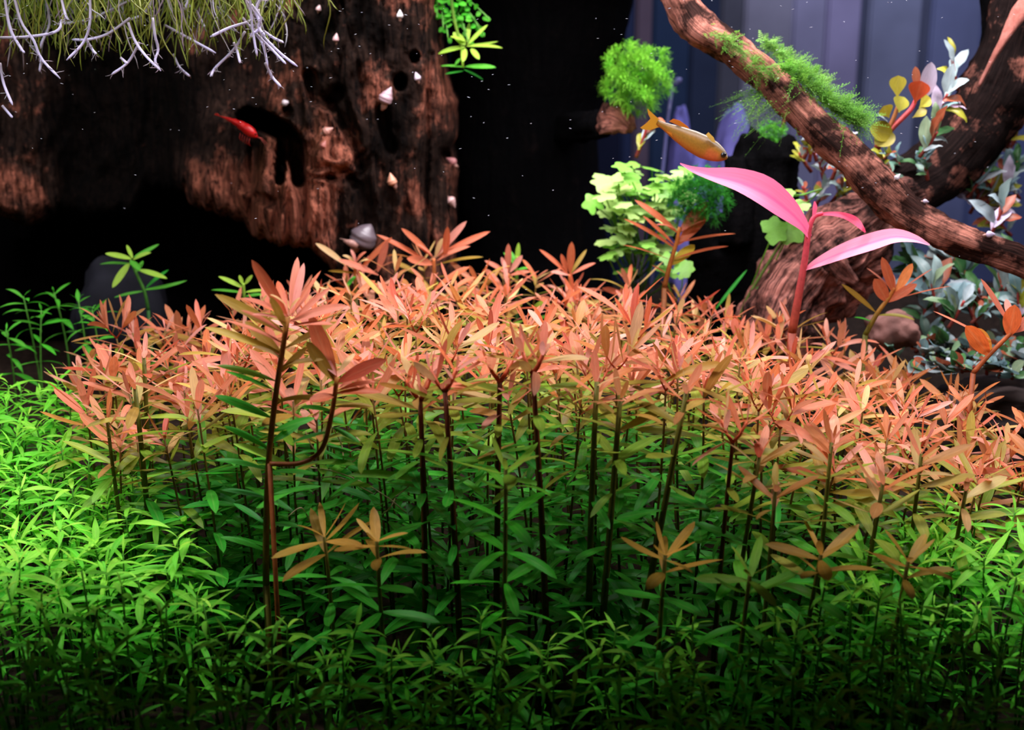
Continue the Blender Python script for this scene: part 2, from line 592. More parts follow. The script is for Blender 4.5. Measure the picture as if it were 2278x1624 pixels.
# inner wall of the hollow, its shade put into a near-black colour
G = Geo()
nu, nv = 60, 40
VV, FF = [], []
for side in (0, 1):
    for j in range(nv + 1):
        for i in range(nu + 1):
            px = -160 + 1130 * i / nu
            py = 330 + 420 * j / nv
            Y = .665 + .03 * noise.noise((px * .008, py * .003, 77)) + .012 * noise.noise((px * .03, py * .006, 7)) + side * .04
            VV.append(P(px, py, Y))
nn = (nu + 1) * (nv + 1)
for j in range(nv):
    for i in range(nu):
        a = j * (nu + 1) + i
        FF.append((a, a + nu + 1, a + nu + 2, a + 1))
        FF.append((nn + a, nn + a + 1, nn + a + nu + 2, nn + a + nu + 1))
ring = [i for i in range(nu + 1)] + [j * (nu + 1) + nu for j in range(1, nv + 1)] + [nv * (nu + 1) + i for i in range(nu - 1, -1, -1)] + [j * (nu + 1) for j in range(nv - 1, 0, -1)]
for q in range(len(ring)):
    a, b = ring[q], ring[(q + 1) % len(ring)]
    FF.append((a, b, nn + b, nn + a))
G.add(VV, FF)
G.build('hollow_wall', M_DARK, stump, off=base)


def wood_tube(name, pts, mat, sides=22, n=60, amp=.22, freq=30, seed=0, tip_jag=0.0, twist=3.0, flat=1.0, parent=None, off=None, bvh=None, groove=0.0):
    """pts: (px, py, Y, width px); a knotted, ridged limb"""
    R = catmull([(*P(a, b, Y), w * mpp(Y) / 2) for a, b, Y, w in pts], n)
    P3 = [Vector(r[:3]) for r in R]
    V, Fc, U = tube(P3, [r[3] for r in R], sides, False)
    V2 = []
    for i in range(n + 1):
        for k in range(sides):
            v = V[i * sides + k]
            c = P3[i]
            a = 2 * math.pi * k / sides
            s = i / n
            q = Vector((math.cos(a) * 1.2, math.sin(a) * 1.2, s * n * .06 + seed))
            d = 1 + amp * noise.noise(q) * 1.3 + amp * .7 * noise.noise(q * 2.7) + amp * .45 * noise.noise((math.cos(a + s * twist) * 3.4, math.sin(a + s * twist) * 3.4, s * 2 + seed)) \
                + amp * .35 * noise.noise(v * 160) - groove * max(0, noise.noise((math.cos(a + s * .5) * 9, math.sin(a + s * .5) * 9, s * 2.5 + seed)))
            w = c + (v - c) * d
            w.y = c.y + (w.y - c.y) * flat
            if tip_jag and i == n:
                w += Vector((0, 0, tip_jag * noise.noise((math.cos(a) * 2, math.sin(a) * 2, seed + 9))))
            V2.append(w)
    e0 = len(V2)
    V2.append(P3[0]); V2.append(P3[-1] - (P3[-1] - P3[-2]) * 1.5 * (1 if tip_jag else 0))
    U += [(0, .5), (1, .5)]
    for k in range(sides):
        k2 = (k + 1) % sides
        Fc.append((e0, k2, k))
        Fc.append((e0 + 1, n * sides + k, n * sides + k2))
    off = off or Vector((0, 0, 0))
    L_ = sum((P3[i + 1] - P3[i]).length for i in range(n))
    U = [(u * L_ * 10, v) for u, v in U]
    m = mesh(name, [v - off for v in V2], Fc, mat, True, U)
    if bvh:
        BVH[bvh] = BVHTree.FromPolygons(V2, Fc)
    return link(name, m, parent)


def based(name, label, cat, px, py, Y, group=None):
    return thing(name, label, cat, P(px, py, Y), group)


# the black trunk in the middle
t = based('black_driftwood', 'smooth black driftwood trunk standing in shade beside the snail-covered stump', 'driftwood', 1180, 700, .72)
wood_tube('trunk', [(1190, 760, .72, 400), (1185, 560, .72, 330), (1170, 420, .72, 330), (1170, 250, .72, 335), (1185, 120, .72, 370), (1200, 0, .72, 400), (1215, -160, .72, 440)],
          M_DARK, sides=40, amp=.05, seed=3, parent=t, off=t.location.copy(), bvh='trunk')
wood_tube('knot', [(1250, 290, .68, 70), (1300, 282, .56, 60), (1345, 276, .475, 58)], M_DARK, amp=.3, n=20, seed=9, parent=t, off=t.location.copy())
wood_tube('knot', [(1342, 276, .48, 40), (1360, 266, .465, 62), (1385, 268, .45, 60), (1404, 284, .44, 26)], M_BRANCH, amp=.5, n=26, seed=8, parent=t, off=t.location.copy())

# the diagonal branch, the thick root on its far side and the stumps under them
b = based('driftwood_branch', 'long pinkish brown branch slanting down across the clump of bronze plants, moss on top', 'branch', 1900, 350, .25)
wood_tube('limb', [(1470, -70, .33, 64), (1515, 0, .32, 76), (1555, 62, .31, 80), (1630, 112, .30, 72), (1700, 165, .29, 60), (1762, 232, .28, 68), (1830, 300, .27, 74), (1900, 360, .26, 78),
                   (1962, 425, .25, 84), (2032, 480, .24, 74), (2100, 518, .23, 72), (2180, 550, .22, 64), (2290, 590, .213, 62), (2420, 680, .205, 58), (2540, 800, .20, 50), (2600, 900, .20, 40)], M_BRANCH, n=130, amp=.30, seed=5, parent=b, off=b.location.copy(), bvh='branch')
r_ = based('driftwood_root', 'thick black driftwood root curving behind the slanting branch with a painted pink highlight streak', 'driftwood', 1900, 600, .40)
wood_tube('limb', [(2330, -140, .40, 150), (2290, -20, .40, 150), (2252, 110, .40, 150), (2215, 210, .40, 158), (2150, 310, .40, 150), (2075, 385, .40, 140), (1985, 440, .39, 130), (1900, 500, .38, 120)],
          M_ROOTWOOD, n=90, amp=.16, seed=15, parent=r_, off=r_.location.copy(), bvh='root')
wood_tube('limb', [(2205, -90, .44, 46), (2208, 20, .44, 44), (2206, 110, .43, 48), (2190, 220, .42, 60)], M_DARK, n=30, amp=.15, seed=25, parent=r_, off=r_.location.copy())
wood_tube('streak', [(2320, -40, .362, 36), (2274, 22, .358, 34), (2236, 84, .352, 20), (2204, 140, .350, 12), (2178, 192, .350, 7)],
          wood_mat('highlight_wood', lin(150, 84, 74), lin(206, 130, 116), lin(224, 150, 136), scale=12, grain=(3, 10, 1), usevc='uv'), n=30, sides=12, amp=.25, seed=35, parent=r_, off=r_.location.copy())['label'] = 'painted pink highlight strip on the wood'  # the root's pink highlight, built as a coloured strip of its own
s_ = based('driftwood_chunk', 'splintered pinkish grey chunk of wood behind the big pink leaves', 'driftwood', 1800, 700, .36)
M_CHUNK = wood_mat('splintered_wood', lin(10, 8, 8), lin(56, 40, 37), lin(178, 116, 104), scale=7, grain=(.4, 16, 1), usevc='uv', lo=.40, hi=.60)
wood_tube('body', [(2035, 440, .37, 90), (1960, 480, .36, 130), (1880, 545, .355, 190), (1800, 620, .35, 210), (1745, 700, .34, 190), (1720, 790, .33, 190)], M_CHUNK, n=70, sides=90, amp=.24, seed=45, groove=.5, parent=s_, off=s_.location.copy(), bvh='chunk')
wood_tube('splinter', [(1840, 560, .30, 50), (1870, 600, .295, 44), (1905, 630, .29, 14)], M_CHUNK, n=20, amp=.4, seed=46, parent=s_, off=s_.location.copy())
k_ = based('driftwood_stub', 'short black stub of wood with a jagged mossy top behind the pink leaf', 'driftwood', 1700, 600, .45)
wood_tube('body', [(1700, 720, .45, 190), (1700, 560, .45, 170), (1702, 430, .45, 150), (1712, 345, .45, 140), (1722, 312, .45, 120)], M_DARK, n=40, sides=28, amp=.16, seed=55, tip_jag=.016, parent=k_, off=k_.location.copy(), bvh='stub')
wood_tube('body', [(1640, 540, .43, 70), (1638, 430, .43, 60), (1634, 350, .43, 44)], M_DARK, n=24, amp=.25, seed=57, tip_jag=.006, parent=k_, off=k_.location.copy())


wood_tube('body', [(1606, 790, .46, 170), (1602, 640, .46, 160), (1592, 540, .46, 140), (1586, 490, .46, 90)], M_DARK, n=30, sides=26, amp=.18, seed=59, tip_jag=.008, parent=k_, off=k_.location.copy())


def rock(name, label, px, py, Y, wx, wz, mat, seed, parent_cat='rock'):
    c = P(px, py, Y)
    s = mpp(Y)
    bm = bmesh.new()
    bmesh.ops.create_icosphere(bm, subdivisions=4, radius=1)
    for v in bm.verts:
        n_ = v.co.copy()
        d = 1 + .28 * noise.noise(n_ * 1.3 + Vector((seed, 0, 0))) + .13 * noise.noise(n_ * 3.1 + Vector((0, seed, 0))) + .05 * noise.noise(n_ * 9)
        v.co = Vector((n_.x * d * wx * s / 2, n_.y * d * wx * s / 2.4, n_.z * d * wz * s / 2))
    m = bpy.data.meshes.new(name)
    bm.to_mesh(m); bm.free()
    m.polygons.foreach_set('use_smooth', [True] * len(m.polygons))
    m.materials.append(mat)
    o = link(name, m)
    o.location = c
    return tag(o, label, parent_cat)


M_STONE = simple_mat('brown_stone', lin(104, 72, 66), .8, .15, nscale=60, namp=.4, bump=.5)
M_GREY = simple_mat('grey_stone', lin(22, 22, 30), .8, .15, nscale=50, namp=.3, bump=.4)
M_VIOLET = simple_mat('violet_stone', lin(120, 116, 196), .7, .2, nscale=30, namp=.25, bump=.3)
rock('stone', 'rounded brown stone beneath the orange sprig on the slanted stem', 1985, 735, .31, 120, 90, M_STONE, 3)
rock('stone', 'dark grey stone low in the shade of the hollow stump', 268, 700, .47, 220, 260, M_GREY, 9)
rock('stone', 'dim stone ledge under the small round bluish leaves', 2230, 905, .30, 330, 130, simple_mat('dark_stone', lin(44, 34, 32), .8, .2, nscale=40, namp=.6, bump=.9, stretch=(1, 1, 5)), 14)
rock('stone', 'pale violet stone seen out of focus behind the black stub', 1640, 480, .80, 150, 430, M_VIOLET, 21)
rock('stone', 'small pale violet stone out of focus below the yellow fish', 1545, 525, .82, 110, 330, M_VIOLET, 22)
rock('stone', 'slim pale violet stone out of focus above the tail of the yellow fish', 1508, 465, .92, 70, 400, M_VIOLET, 23)
rg = based('glass_tube', 'thin pale upright glass tube out of focus beside the bright moss ball', 'tube', 1490, 330, .88)
Vt, Ft, Ut = tube([P(1446, 665, .87), P(1478, 340, .87), P(1486, 260, .87), P(1496, 190, .87)], [.0021] * 4, 10)
link('tube', mesh('tube', [v - rg.location for v in Vt], Ft, simple_mat('pale_glass', lin(150, 150, 215), .2, .5), True, Ut), rg)
Vt, Ft, Ut = tube([P(1496, 190, .87), P(1510, 178, .87), P(1516, 178, .87)], [.0026, .004, .0026], 10)
link('bulb', mesh('bulb', [v - rg.location for v in Vt], Ft, bpy.data.materials['pale_glass'], True, Ut), rg)


# ------------------------------------------------------------------ leaf shapes
def leaf_shape(width, bend, fold=.12, twist=0.0, nseg=9, p=1.0, e=.55, basew=.12, wave=0.0, wn=3, seed=0, tip=0.0):
    """unit length blade along +X, normal +Z: verts, faces, uvs. bend > 0 droops (radians along the blade)"""
    V, Fc, U = [], [], []
    x = z = 0.0
    for i in range(nseg + 1):
        t_ = i / nseg
        if i:
            a = -bend * ((i - .5) / nseg) ** 1.2
            x += math.cos(a) / nseg
            z += math.sin(a) / nseg
        ang = -bend * t_ ** 1.2
        w = width / 2 * max(basew * (1 - t_) ** 2, math.sin(math.pi * min(1, t_ ** p)) ** e if 0 < t_ < 1 else 0)
        if tip:
            w *= (1 - t_) ** tip * 1.25 if t_ > .5 else 1
        w = max(w, width * .02 if i == nseg else width * .05)
        tw = twist * t_
        for k, s in enumerate((-1, 0, 1)):
            off = s * w
            up = abs(s) * w * fold * 2 + (wave * width * math.sin(t_ * wn * 2 * math.pi + (k * 2.1) + seed) if s else 0)
            nx_, nz_ = -math.sin(ang), math.cos(ang)
            yy = off * math.cos(tw)
            hh = up + off * math.sin(tw)
            V.append((x + nx_ * hh, yy, z + nz_ * hh))
            U.append((t_, .5 + .5 * s))
    for i in range(nseg):
        a = i * 3
        Fc.append((a, a + 3, a + 4, a + 1))
        Fc.append((a + 1, a + 4, a + 5, a + 2))
    return V, Fc, U


def shapes(prefix, mat, specs):
    out = []
    for s in specs:
        V, Fc, U = leaf_shape(**s)
        out.append(mesh(prefix, V, Fc, mat, True, U))
    return out


RED = shapes('red_blade', M_RED, [dict(width=w, bend=b, twist=tw, p=1.25, e=.5, fold=.10) for w, b, tw in
                                  ((.185, .25, .1), (.17, .5, -.2), (.20, -.15, .2), (.165, .8, .25), (.19, .1, -.3), (.175, .4, .5), (.21, .3, 0), (.16, -.3, -.15))])
REDS = RED[2:3] + RED[4:5] + RED[7:8] + RED[0:1]
GRN = shapes('green_blade', M_GREEN, [dict(width=w, bend=b, twist=tw, p=1.0, e=.75, fold=.10, tip=.25) for w, b, tw in
                                      ((.19, .5, .1), (.17, .8, -.2), (.20, .3, .2), (.16, 1.05, .1), (.18, .1, -.3), (.20, .65, .3), (.17, 1.3, 0))])
BRD = shapes('broad_blade', M_BROAD, [dict(width=w, bend=b, twist=tw, p=.95, e=.8, fold=.16, wave=wv, wn=2.5, seed=s, nseg=10, basew=.2) for w, b, tw, wv, s in
                                      ((.36, .5, .2, .05, 0), (.32, 1.0, -.3, .07, 2), (.40, .2, .1, .04, 4), (.30, 1.4, .3, .05, 1), (.34, .7, -.5, .08, 3))])
RND = shapes('round_blade', M_BROAD, [dict(width=w, bend=b, twist=tw, p=.95, e=.55, fold=.10, nseg=8, basew=.15) for w, b, tw in
                                      ((.66, .4, .2), (.58, .7, -.2), (.72, .2, .1), (.50, .5, .4))])
FAN = shapes('fan_blade', M_BROAD, [dict(width=w, bend=b, twist=tw, p=1.9, e=.5, fold=.16, nseg=9, basew=.2, wave=.05, wn=2) for w, b, tw in ((.72, .2, .1), (.62, .5, -.2))])

C_SAL = lin(208, 120, 94)
C_ORG = lin(198, 102, 66)
C_PNK = lin(222, 148, 132)
C_CRM = lin(214, 176, 120)
C_OLV = lin(158, 126, 48)
C_YEL = lin(190, 160, 60)
C_GRN = lin(62, 166, 46)
C_DGR = lin(36, 138, 40)
C_LIM = lin(176, 230, 80)
C_LGR = lin(104, 206, 50)
C_MGR = lin(66, 180, 40)


C_BRK = lin(178, 78, 58)
C_OLG = lin(140, 154, 50)


def red_color(k, r, green_from=3.0, tone=0.0):
    """k: node index counted from the tip; young leaves are salmon, then olive, old ones green"""
    a = r.random()
    top = C_SAL if a < .36 else (C_ORG if a < .60 else (C_PNK if a < .80 else (C_CRM if a < .88 else (C_BRK if a < .95 else lin(178, 150, 74)))))
    q = (k - green_from + r.uniform(-.9, .9)) / 4.2
    if q <= 0:
        c = mixc(top, C_OLV, tone + max(0, .25 + q * .5) * .4)
    elif q < .5:
        c = mixc(mixc(top, C_OLV, .6), C_OLG, q * 2)
    elif q < 1:
        c = mixc(C_OLG, C_GRN, q * 2 - 1)
    else:
        c = mixc(C_GRN, C_DGR, r.random())
    return jit(c, .14, r)


def leaf_mtx(pos, T, az, el, roll, L, wscale=1.0):
    A = T.cross(Vector((0, 1, 0)))
    if A.length < .05:
        A = T.cross(Vector((1, 0, 0)))
    A.normalize()
    B = T.cross(A).normalized()
    A = -A if A.x < 0 else A
    B = T.cross(A).normalized()
    out = A * math.cos(az) + B * math.sin(az)
    x = (out * math.cos(el) + T * math.sin(el)).normalized()
    y = T.cross(out).normalized()
    z = x.cross(y)
    y, z = y * math.cos(roll) + z * math.sin(roll), z * math.cos(roll) - y * math.sin(roll)
    R = Matrix(((x.x, y.x, z.x), (x.y, y.y, z.y), (x.z, y.z, z.z))).to_4x4()
    return Matrix.Translation(pos) @ R @ Matrix.Diagonal((L, L * wscale, L, 1))


def stem_mesh(pts, r0, r1, c0, c1, sides=6, nodes=None):
    n = len(pts)
    rad = [r0 + (r1 - r0) * i / (n - 1) for i in range(n)]
    V, Fc, U = tube(pts, rad, sides)
    m = mesh('stem', V, Fc, M_STEM, True, U)
    vcol(m, [mixc(c0, c1, u[0]) for u in U])
    return m


def polyline_at(pts, cum, s):
    for i in range(len(pts) - 1):
        if s <= cum[i + 1] or i == len(pts) - 2:
            d = cum[i + 1] - cum[i]
            q = (s - cum[i]) / d if d > 0 else 0
            return pts[i].lerp(pts[i + 1], max(0, min(1, q))), (pts[i + 1] - pts[i]).normalized()


def stem_plant(name, label, base_pt, path, r, blades, colfn, leaf_len, spacing, max_nodes, el_top=62, el_low=6, group=None, topn=3, r0=.0016, az0=None, c0=None, c1=None, per=2,
               wide=1.0, tipblades=None, fork=False, young=.38, jaz=.45, skip_top=0):
    """one rooted stem with pairs of leaves: an Empty at its foot > stem, leaf ..."""
    root = thing(name, label, 'plant', base_pt, group)
    pts = [Vector(p) - base_pt for p in path]
    cum = [0.0]
    for a, b in zip(pts, pts[1:]):
        cum.append(cum[-1] + (b - a).length)
    tot = cum[-1]
    c0 = c0 or lin(38, 44, 18)
    c1 = c1 or lin(150, 84, 40)
    link('stem', stem_mesh(pts, r0 * 1.05, r0 * .62, c0, c1), root)
    az = r.uniform(0, math.pi) if az0 is None else az0
    heads = [(pts, cum, tot, 1.0)]
    if fork:
        tp, T = polyline_at(pts, cum, tot)
        heads = []
        for sgn in (-1, 1):
            d = Vector((sgn * r.uniform(.5, .9), r.uniform(-.4, .4), 1)).normalized()
            q = [tp, tp + d * .006, tp + d * .012 + Vector((0, 0, .003))]
            link('stem', stem_mesh(q, r0 * .6, r0 * .45, lin(176, 60, 36), lin(214, 110, 70)), root)
            c_ = [0, (q[1] - q[0]).length]
            c_.append(c_[1] + (q[2] - q[1]).length)
            heads.append((q, c_, c_[2], .9))
        k = 3
        s = tot - spacing * .4
        while s > spacing * .5 and k < max_nodes + 3:
            p, T = polyline_at(pts, cum, s)
            for h in range(per):
                a = az + h * 2 * math.pi / per + r.uniform(-jaz, jaz)
                L = leaf_len * r.uniform(.8, 1.1)
                link('leaf', blades[r.randrange(len(blades))], root, leaf_mtx(p, T, a, math.radians(el_low + r.uniform(-10, 14)), r.uniform(-.3, .3), L, wide), colfn(k + 1, r))
            az += math.pi / per * r.uniform(.85, 1.15)
            s -= spacing * r.uniform(.85, 1.2)
            k += 1
    for hp, hc, ht, sc in heads:
        s = ht
        k = 0
        # the closely packed tip
        while k < max_nodes:
            if k <= topn:
                q = k / max(1, topn)
                el = el_top * (1 - q) + (el_low + (el_top - el_low) * .3) * q
                L = leaf_len * (young + (1 - young) * min(1, q * 1.5)) * r.uniform(.85, 1.12) * sc
                gap = spacing * (.16 + .3 * q)
            else:
                if fork:
                    break
                el = el_low + max(0, 18 - 6 * (k - topn))
                L = leaf_len * r.uniform(.85, 1.2)
                gap = spacing * r.uniform(.85, 1.2)
            p, T = polyline_at(hp, hc, max(0, s))
            if k >= skip_top:
                for h in range(per):
                    a = az + h * 2 * math.pi / per + r.uniform(-jaz, jaz)
                    bl = (tipblades or blades) if k <= 1 else blades
                    link('leaf', bl[r.randrange(len(bl))], root,
                         leaf_mtx(p, T, a, math.radians(el + r.uniform(-12, 12)), r.uniform(-.35, .35), L, wide * (.8 if k == 0 else 1)), colfn(k, r))
            az += math.pi / per * r.uniform(.85, 1.15)
            s -= gap
            k += 1
            if s < spacing * .25 and not fork:
                break
    return root


def stem_path(foot, top, r, bow=.008, n=7):
    mid = foot.lerp(top, .5) + Vector((r.uniform(-bow, bow), r.uniform(-bow, bow), 0))
    return [foot * ((1 - q) ** 2) + mid * (2 * q * (1 - q)) + top * (q * q) for q in [i / n for i in range(n + 1)]]


# ------------------------------------------------------------------ the red thicket
#        px    Yf   rowf  Yb   rowb
THK = [(150, .06, 985, .20, 800), (300, .03, 950, .26, 740), (400, .02, 930, .28, 745), (500, .0, 905, .30, 712), (650, -.01, 885, .33, 668), (720, -.01, 880, .34, 675), (790, -.01, 875, .36, 612), (900, -.02, 870, .37, 600), (1020, -.02, 862, .38, 605), (1100, -.02, 858, .38, 640),
       (1300, -.02, 875, .38, 648), (1500, -.02, 895, .37, 672), (1650, -.01, 930, .34, 715), (1800, -.01, 995, .31, 745), (1950, -.01, 1035, .27, 780), (2100, 0, 1085, .20, 865), (2310, 0, 1105, .14, 975)]
COLUMN = [(330, 'beside the bright green plants'), (480, 'below the green sprig'), (620, 'below the red shrimp'),
          (760, 'below the splintered spur'), (900, 'below the round snail'), (1040, 'below the stump edge'),
          (1200, 'before the black trunk'), (1340, 'below the trunk edge'), (1480, 'before the lobed leaves'), (1620, 'below the dark moss ball'),
          (1760, 'below the pink stem'), (1900, 'below the splintered chunk'), (2060, 'below the brown stone'), (9999, 'below the bluish leaves')]
RANKN = ['front edge', 'second rank', 'middle', 'fourth rank', 'back edge']
PLACE = {1: ['only'], 2: ['leftmost', 'rightmost'], 3: ['leftmost', 'middle', 'rightmost'], 4: ['leftmost', 'second', 'third', 'rightmost'],
         5: ['leftmost', 'second', 'central', 'fourth', 'rightmost'], 6: ['leftmost', 'second', 'third', 'fourth', 'fifth', 'rightmost']}
ORD = ['leftmost', 'second', 'third', 'fourth', 'fifth', 'sixth', 'seventh', 'eighth', 'ninth', 'tenth', 'eleventh', 'twelfth', 'thirteenth', 'fourteenth', 'fifteenth', 'sixteenth', 'seventeenth', 'eighteenth']


def relabel(items, fmt):
    """items: (root object, cell key, px of its tip). The label counts along each short row from the left."""
    cells = {}
    for o, key, px in items:
        cells.setdefault(key, []).append((px, o))
    print('cells', len(cells), max(len(q) for q in cells.values()))
    for key, li in cells.items():
        li.sort(key=lambda q: q[0])
        n = len(li)
        for i, (px, o) in enumerate(li):
            w = 'only' if n == 1 else (ORD[i] if i < n - 1 or n == 1 else 'rightmost')
            o['label'] = fmt(w, key)


tops = []
NR = 11
for j in range(NR):
    v = j / (NR - 1)
    width_px = 2310 - 150
    Ym = .0 + v * .34
    count = 23
    for i in range(count):
        u = 150 + width_px * (i + .5 + rnd.uniform(-.42, .42) + (.5 if j % 2 else 0) - .25) / count
        vv = max(0, min(1, v + rnd.uniform(-.055, .055)))
        Yf, rf, Yb, rb = (interp(THK, u, k) for k in (1, 2, 3, 4))
        # the thicket is thinner where it is shallow: drop some ranks there
        if rnd.random() > (Yb - Yf) / .34 + .12:
            continue
        Y = Yf + (Yb - Yf) * vv
        zf, zb = P(u, rf, Yf).z, P(u, rb, Yb).z
        z = zf + (zb - zf) * vv + rnd.uniform(-.014, .012)
        x = P(u, rf + (rb - rf) * vv, Y).x
        tops.append((u, vv, Vector((x, Y, z))))
print('red plants', len(tops))
items = []
for u, vv, tp in tops:
    r = rnd
    foot = Vector((tp.x + r.uniform(-.02, .02) - .05 * tp.x, tp.y + r.uniform(-.015, .015), 0))
    foot.z = ground(foot.x, foot.y) - .003
    full = vv < .16
    path = stem_path(foot, tp, r)
    fk = r.random() < (.30 if full else .12)
    gf = r.uniform(2.2, 3.4) if full else r.uniform(3.0, 4.6)
    tone = r.choice((0, 0, .05, .1, .25, .4))
    o = stem_plant('red_stem_plant', None, foot, path, r, RED, lambda k, q, g=gf, t_=tone: red_color(k, q, g, t_), r.uniform(.029, .041), r.uniform(.0105, .0135) if vv < .45 else r.uniform(.013, .017),
                   17 if vv < .45 else (10 if vv < .7 else 7), el_top=r.uniform(42, 76), el_low=r.uniform(-4, 16), tipblades=REDS, fork=fk, topn=3, r0=.0010, c0=lin(26, 56, 18), c1=lin(126, 96, 42), wide=r.uniform(.78, .98), group='stems of the red thicket')
    pxx, pyy = proj(tp)
    ci = next(i for i, c in enumerate(COLUMN) if pxx < c[0])
    ri = min(4, int(vv * 5))
    items.append((o, (ci, ri), pxx))
relabel(items, lambda w, key: f"{w} orange stem plant {COLUMN[key[0]][1]}, {RANKN[key[1]]} of the thicket")


# ------------------------------------------------------------------ single red stems told apart in front of and above the thicket
def px_leaf(root, base, tip, Y0, Y1, wpx, bend, col, blades, face=.55, wshape=None):
    """a blade from pixel base to pixel tip (depths Y0, Y1); face: how far its upper side turns to the viewer"""
    a, b = P(*base, Y0), P(*tip, Y1)
    x = b - a
    L = x.length
    x.normalize()
    face *= .92
    view = (CAM - a).normalized()
    up = Vector((0, 0, 1))
    z = up * (1 - face) + view * face
    z = (z - x * z.dot(x)).normalized()
    y = z.cross(x)
    # the shapes bend away below the chord: lift the start so that the tip lands on its pixel
    R = Matrix(((x.x, y.x, z.x), (x.y, y.y, z.y), (x.z, y.z, z.z))).to_4x4()
    bl = blades
    wm = wpx * mpp(Y0)
    V, Fc, U = leaf_shape(width=wm / L, bend=bend, twist=rnd.uniform(-.15, .15), p=(1.2 if wshape is None else wshape), e=.55, fold=.10, nseg=12)
    # rotate the bent blade back on to its chord
    tipv = Vector(V[-2]); ang = math.atan2(tipv.z, tipv.x); k = 1 / math.hypot(tipv.x, tipv.z)
    ca, sa = math.cos(-ang), math.sin(-ang)
    V = [((v[0] * ca - v[2] * sa) * k, v[1], (v[0] * sa + v[2] * ca) * k) for v in V]
    m = mesh('leaf', V, Fc, bl, True, U)
    return link('leaf', m, root, Matrix.Translation(a - root.location) @ R @ Matrix.Diagonal((L, L, L, 1)), col)


def px_stem(root, pts, w0, w1, c0, c1, name='stem', sides=8):
    R = catmull([tuple(P(a, b, Y)) for a, b, Y in pts], 4 * (len(pts) - 1) + 4)
    P3 = [Vector(q) - root.location for q in R]
    Y = pts[0][2]
    return link(name, stem_mesh(P3, w0 * mpp(Y) / 2, w1 * mpp(Y) / 2, c0, c1, sides), root)


def px_plant(name, label, stem, w0, w1, c0, c1, leaves, mat, group=None, wshape=None, foot=True):
    Y = stem[0][2]
    st = list(stem)
    if foot:
        b = P(*stem[0])
        f = Vector((b.x, b.y, 0)); f.z = ground(f.x, f.y)
        root = thing(name, label, 'plant', f, group)
        R = [f, b] if (b.z - f.z) > .01 else None
        if R:
            link('stem', stem_mesh([q - f for q in (f, f.lerp(b, .5), b)], w0 * mpp(Y) / 2, w0 * mpp(Y) / 2, c0, c0, 8), root)
    else:
        root = thing(name, label, 'plant', P(*stem[0]), group)
    px_stem(root, st, w0, w1, c0, c1)
    for base, tip, dY, w, bend, col, face in leaves:
        px_leaf(root, base, tip, Y, Y + dY, w, bend, jit(col, .06), mat, face, wshape)
    return root


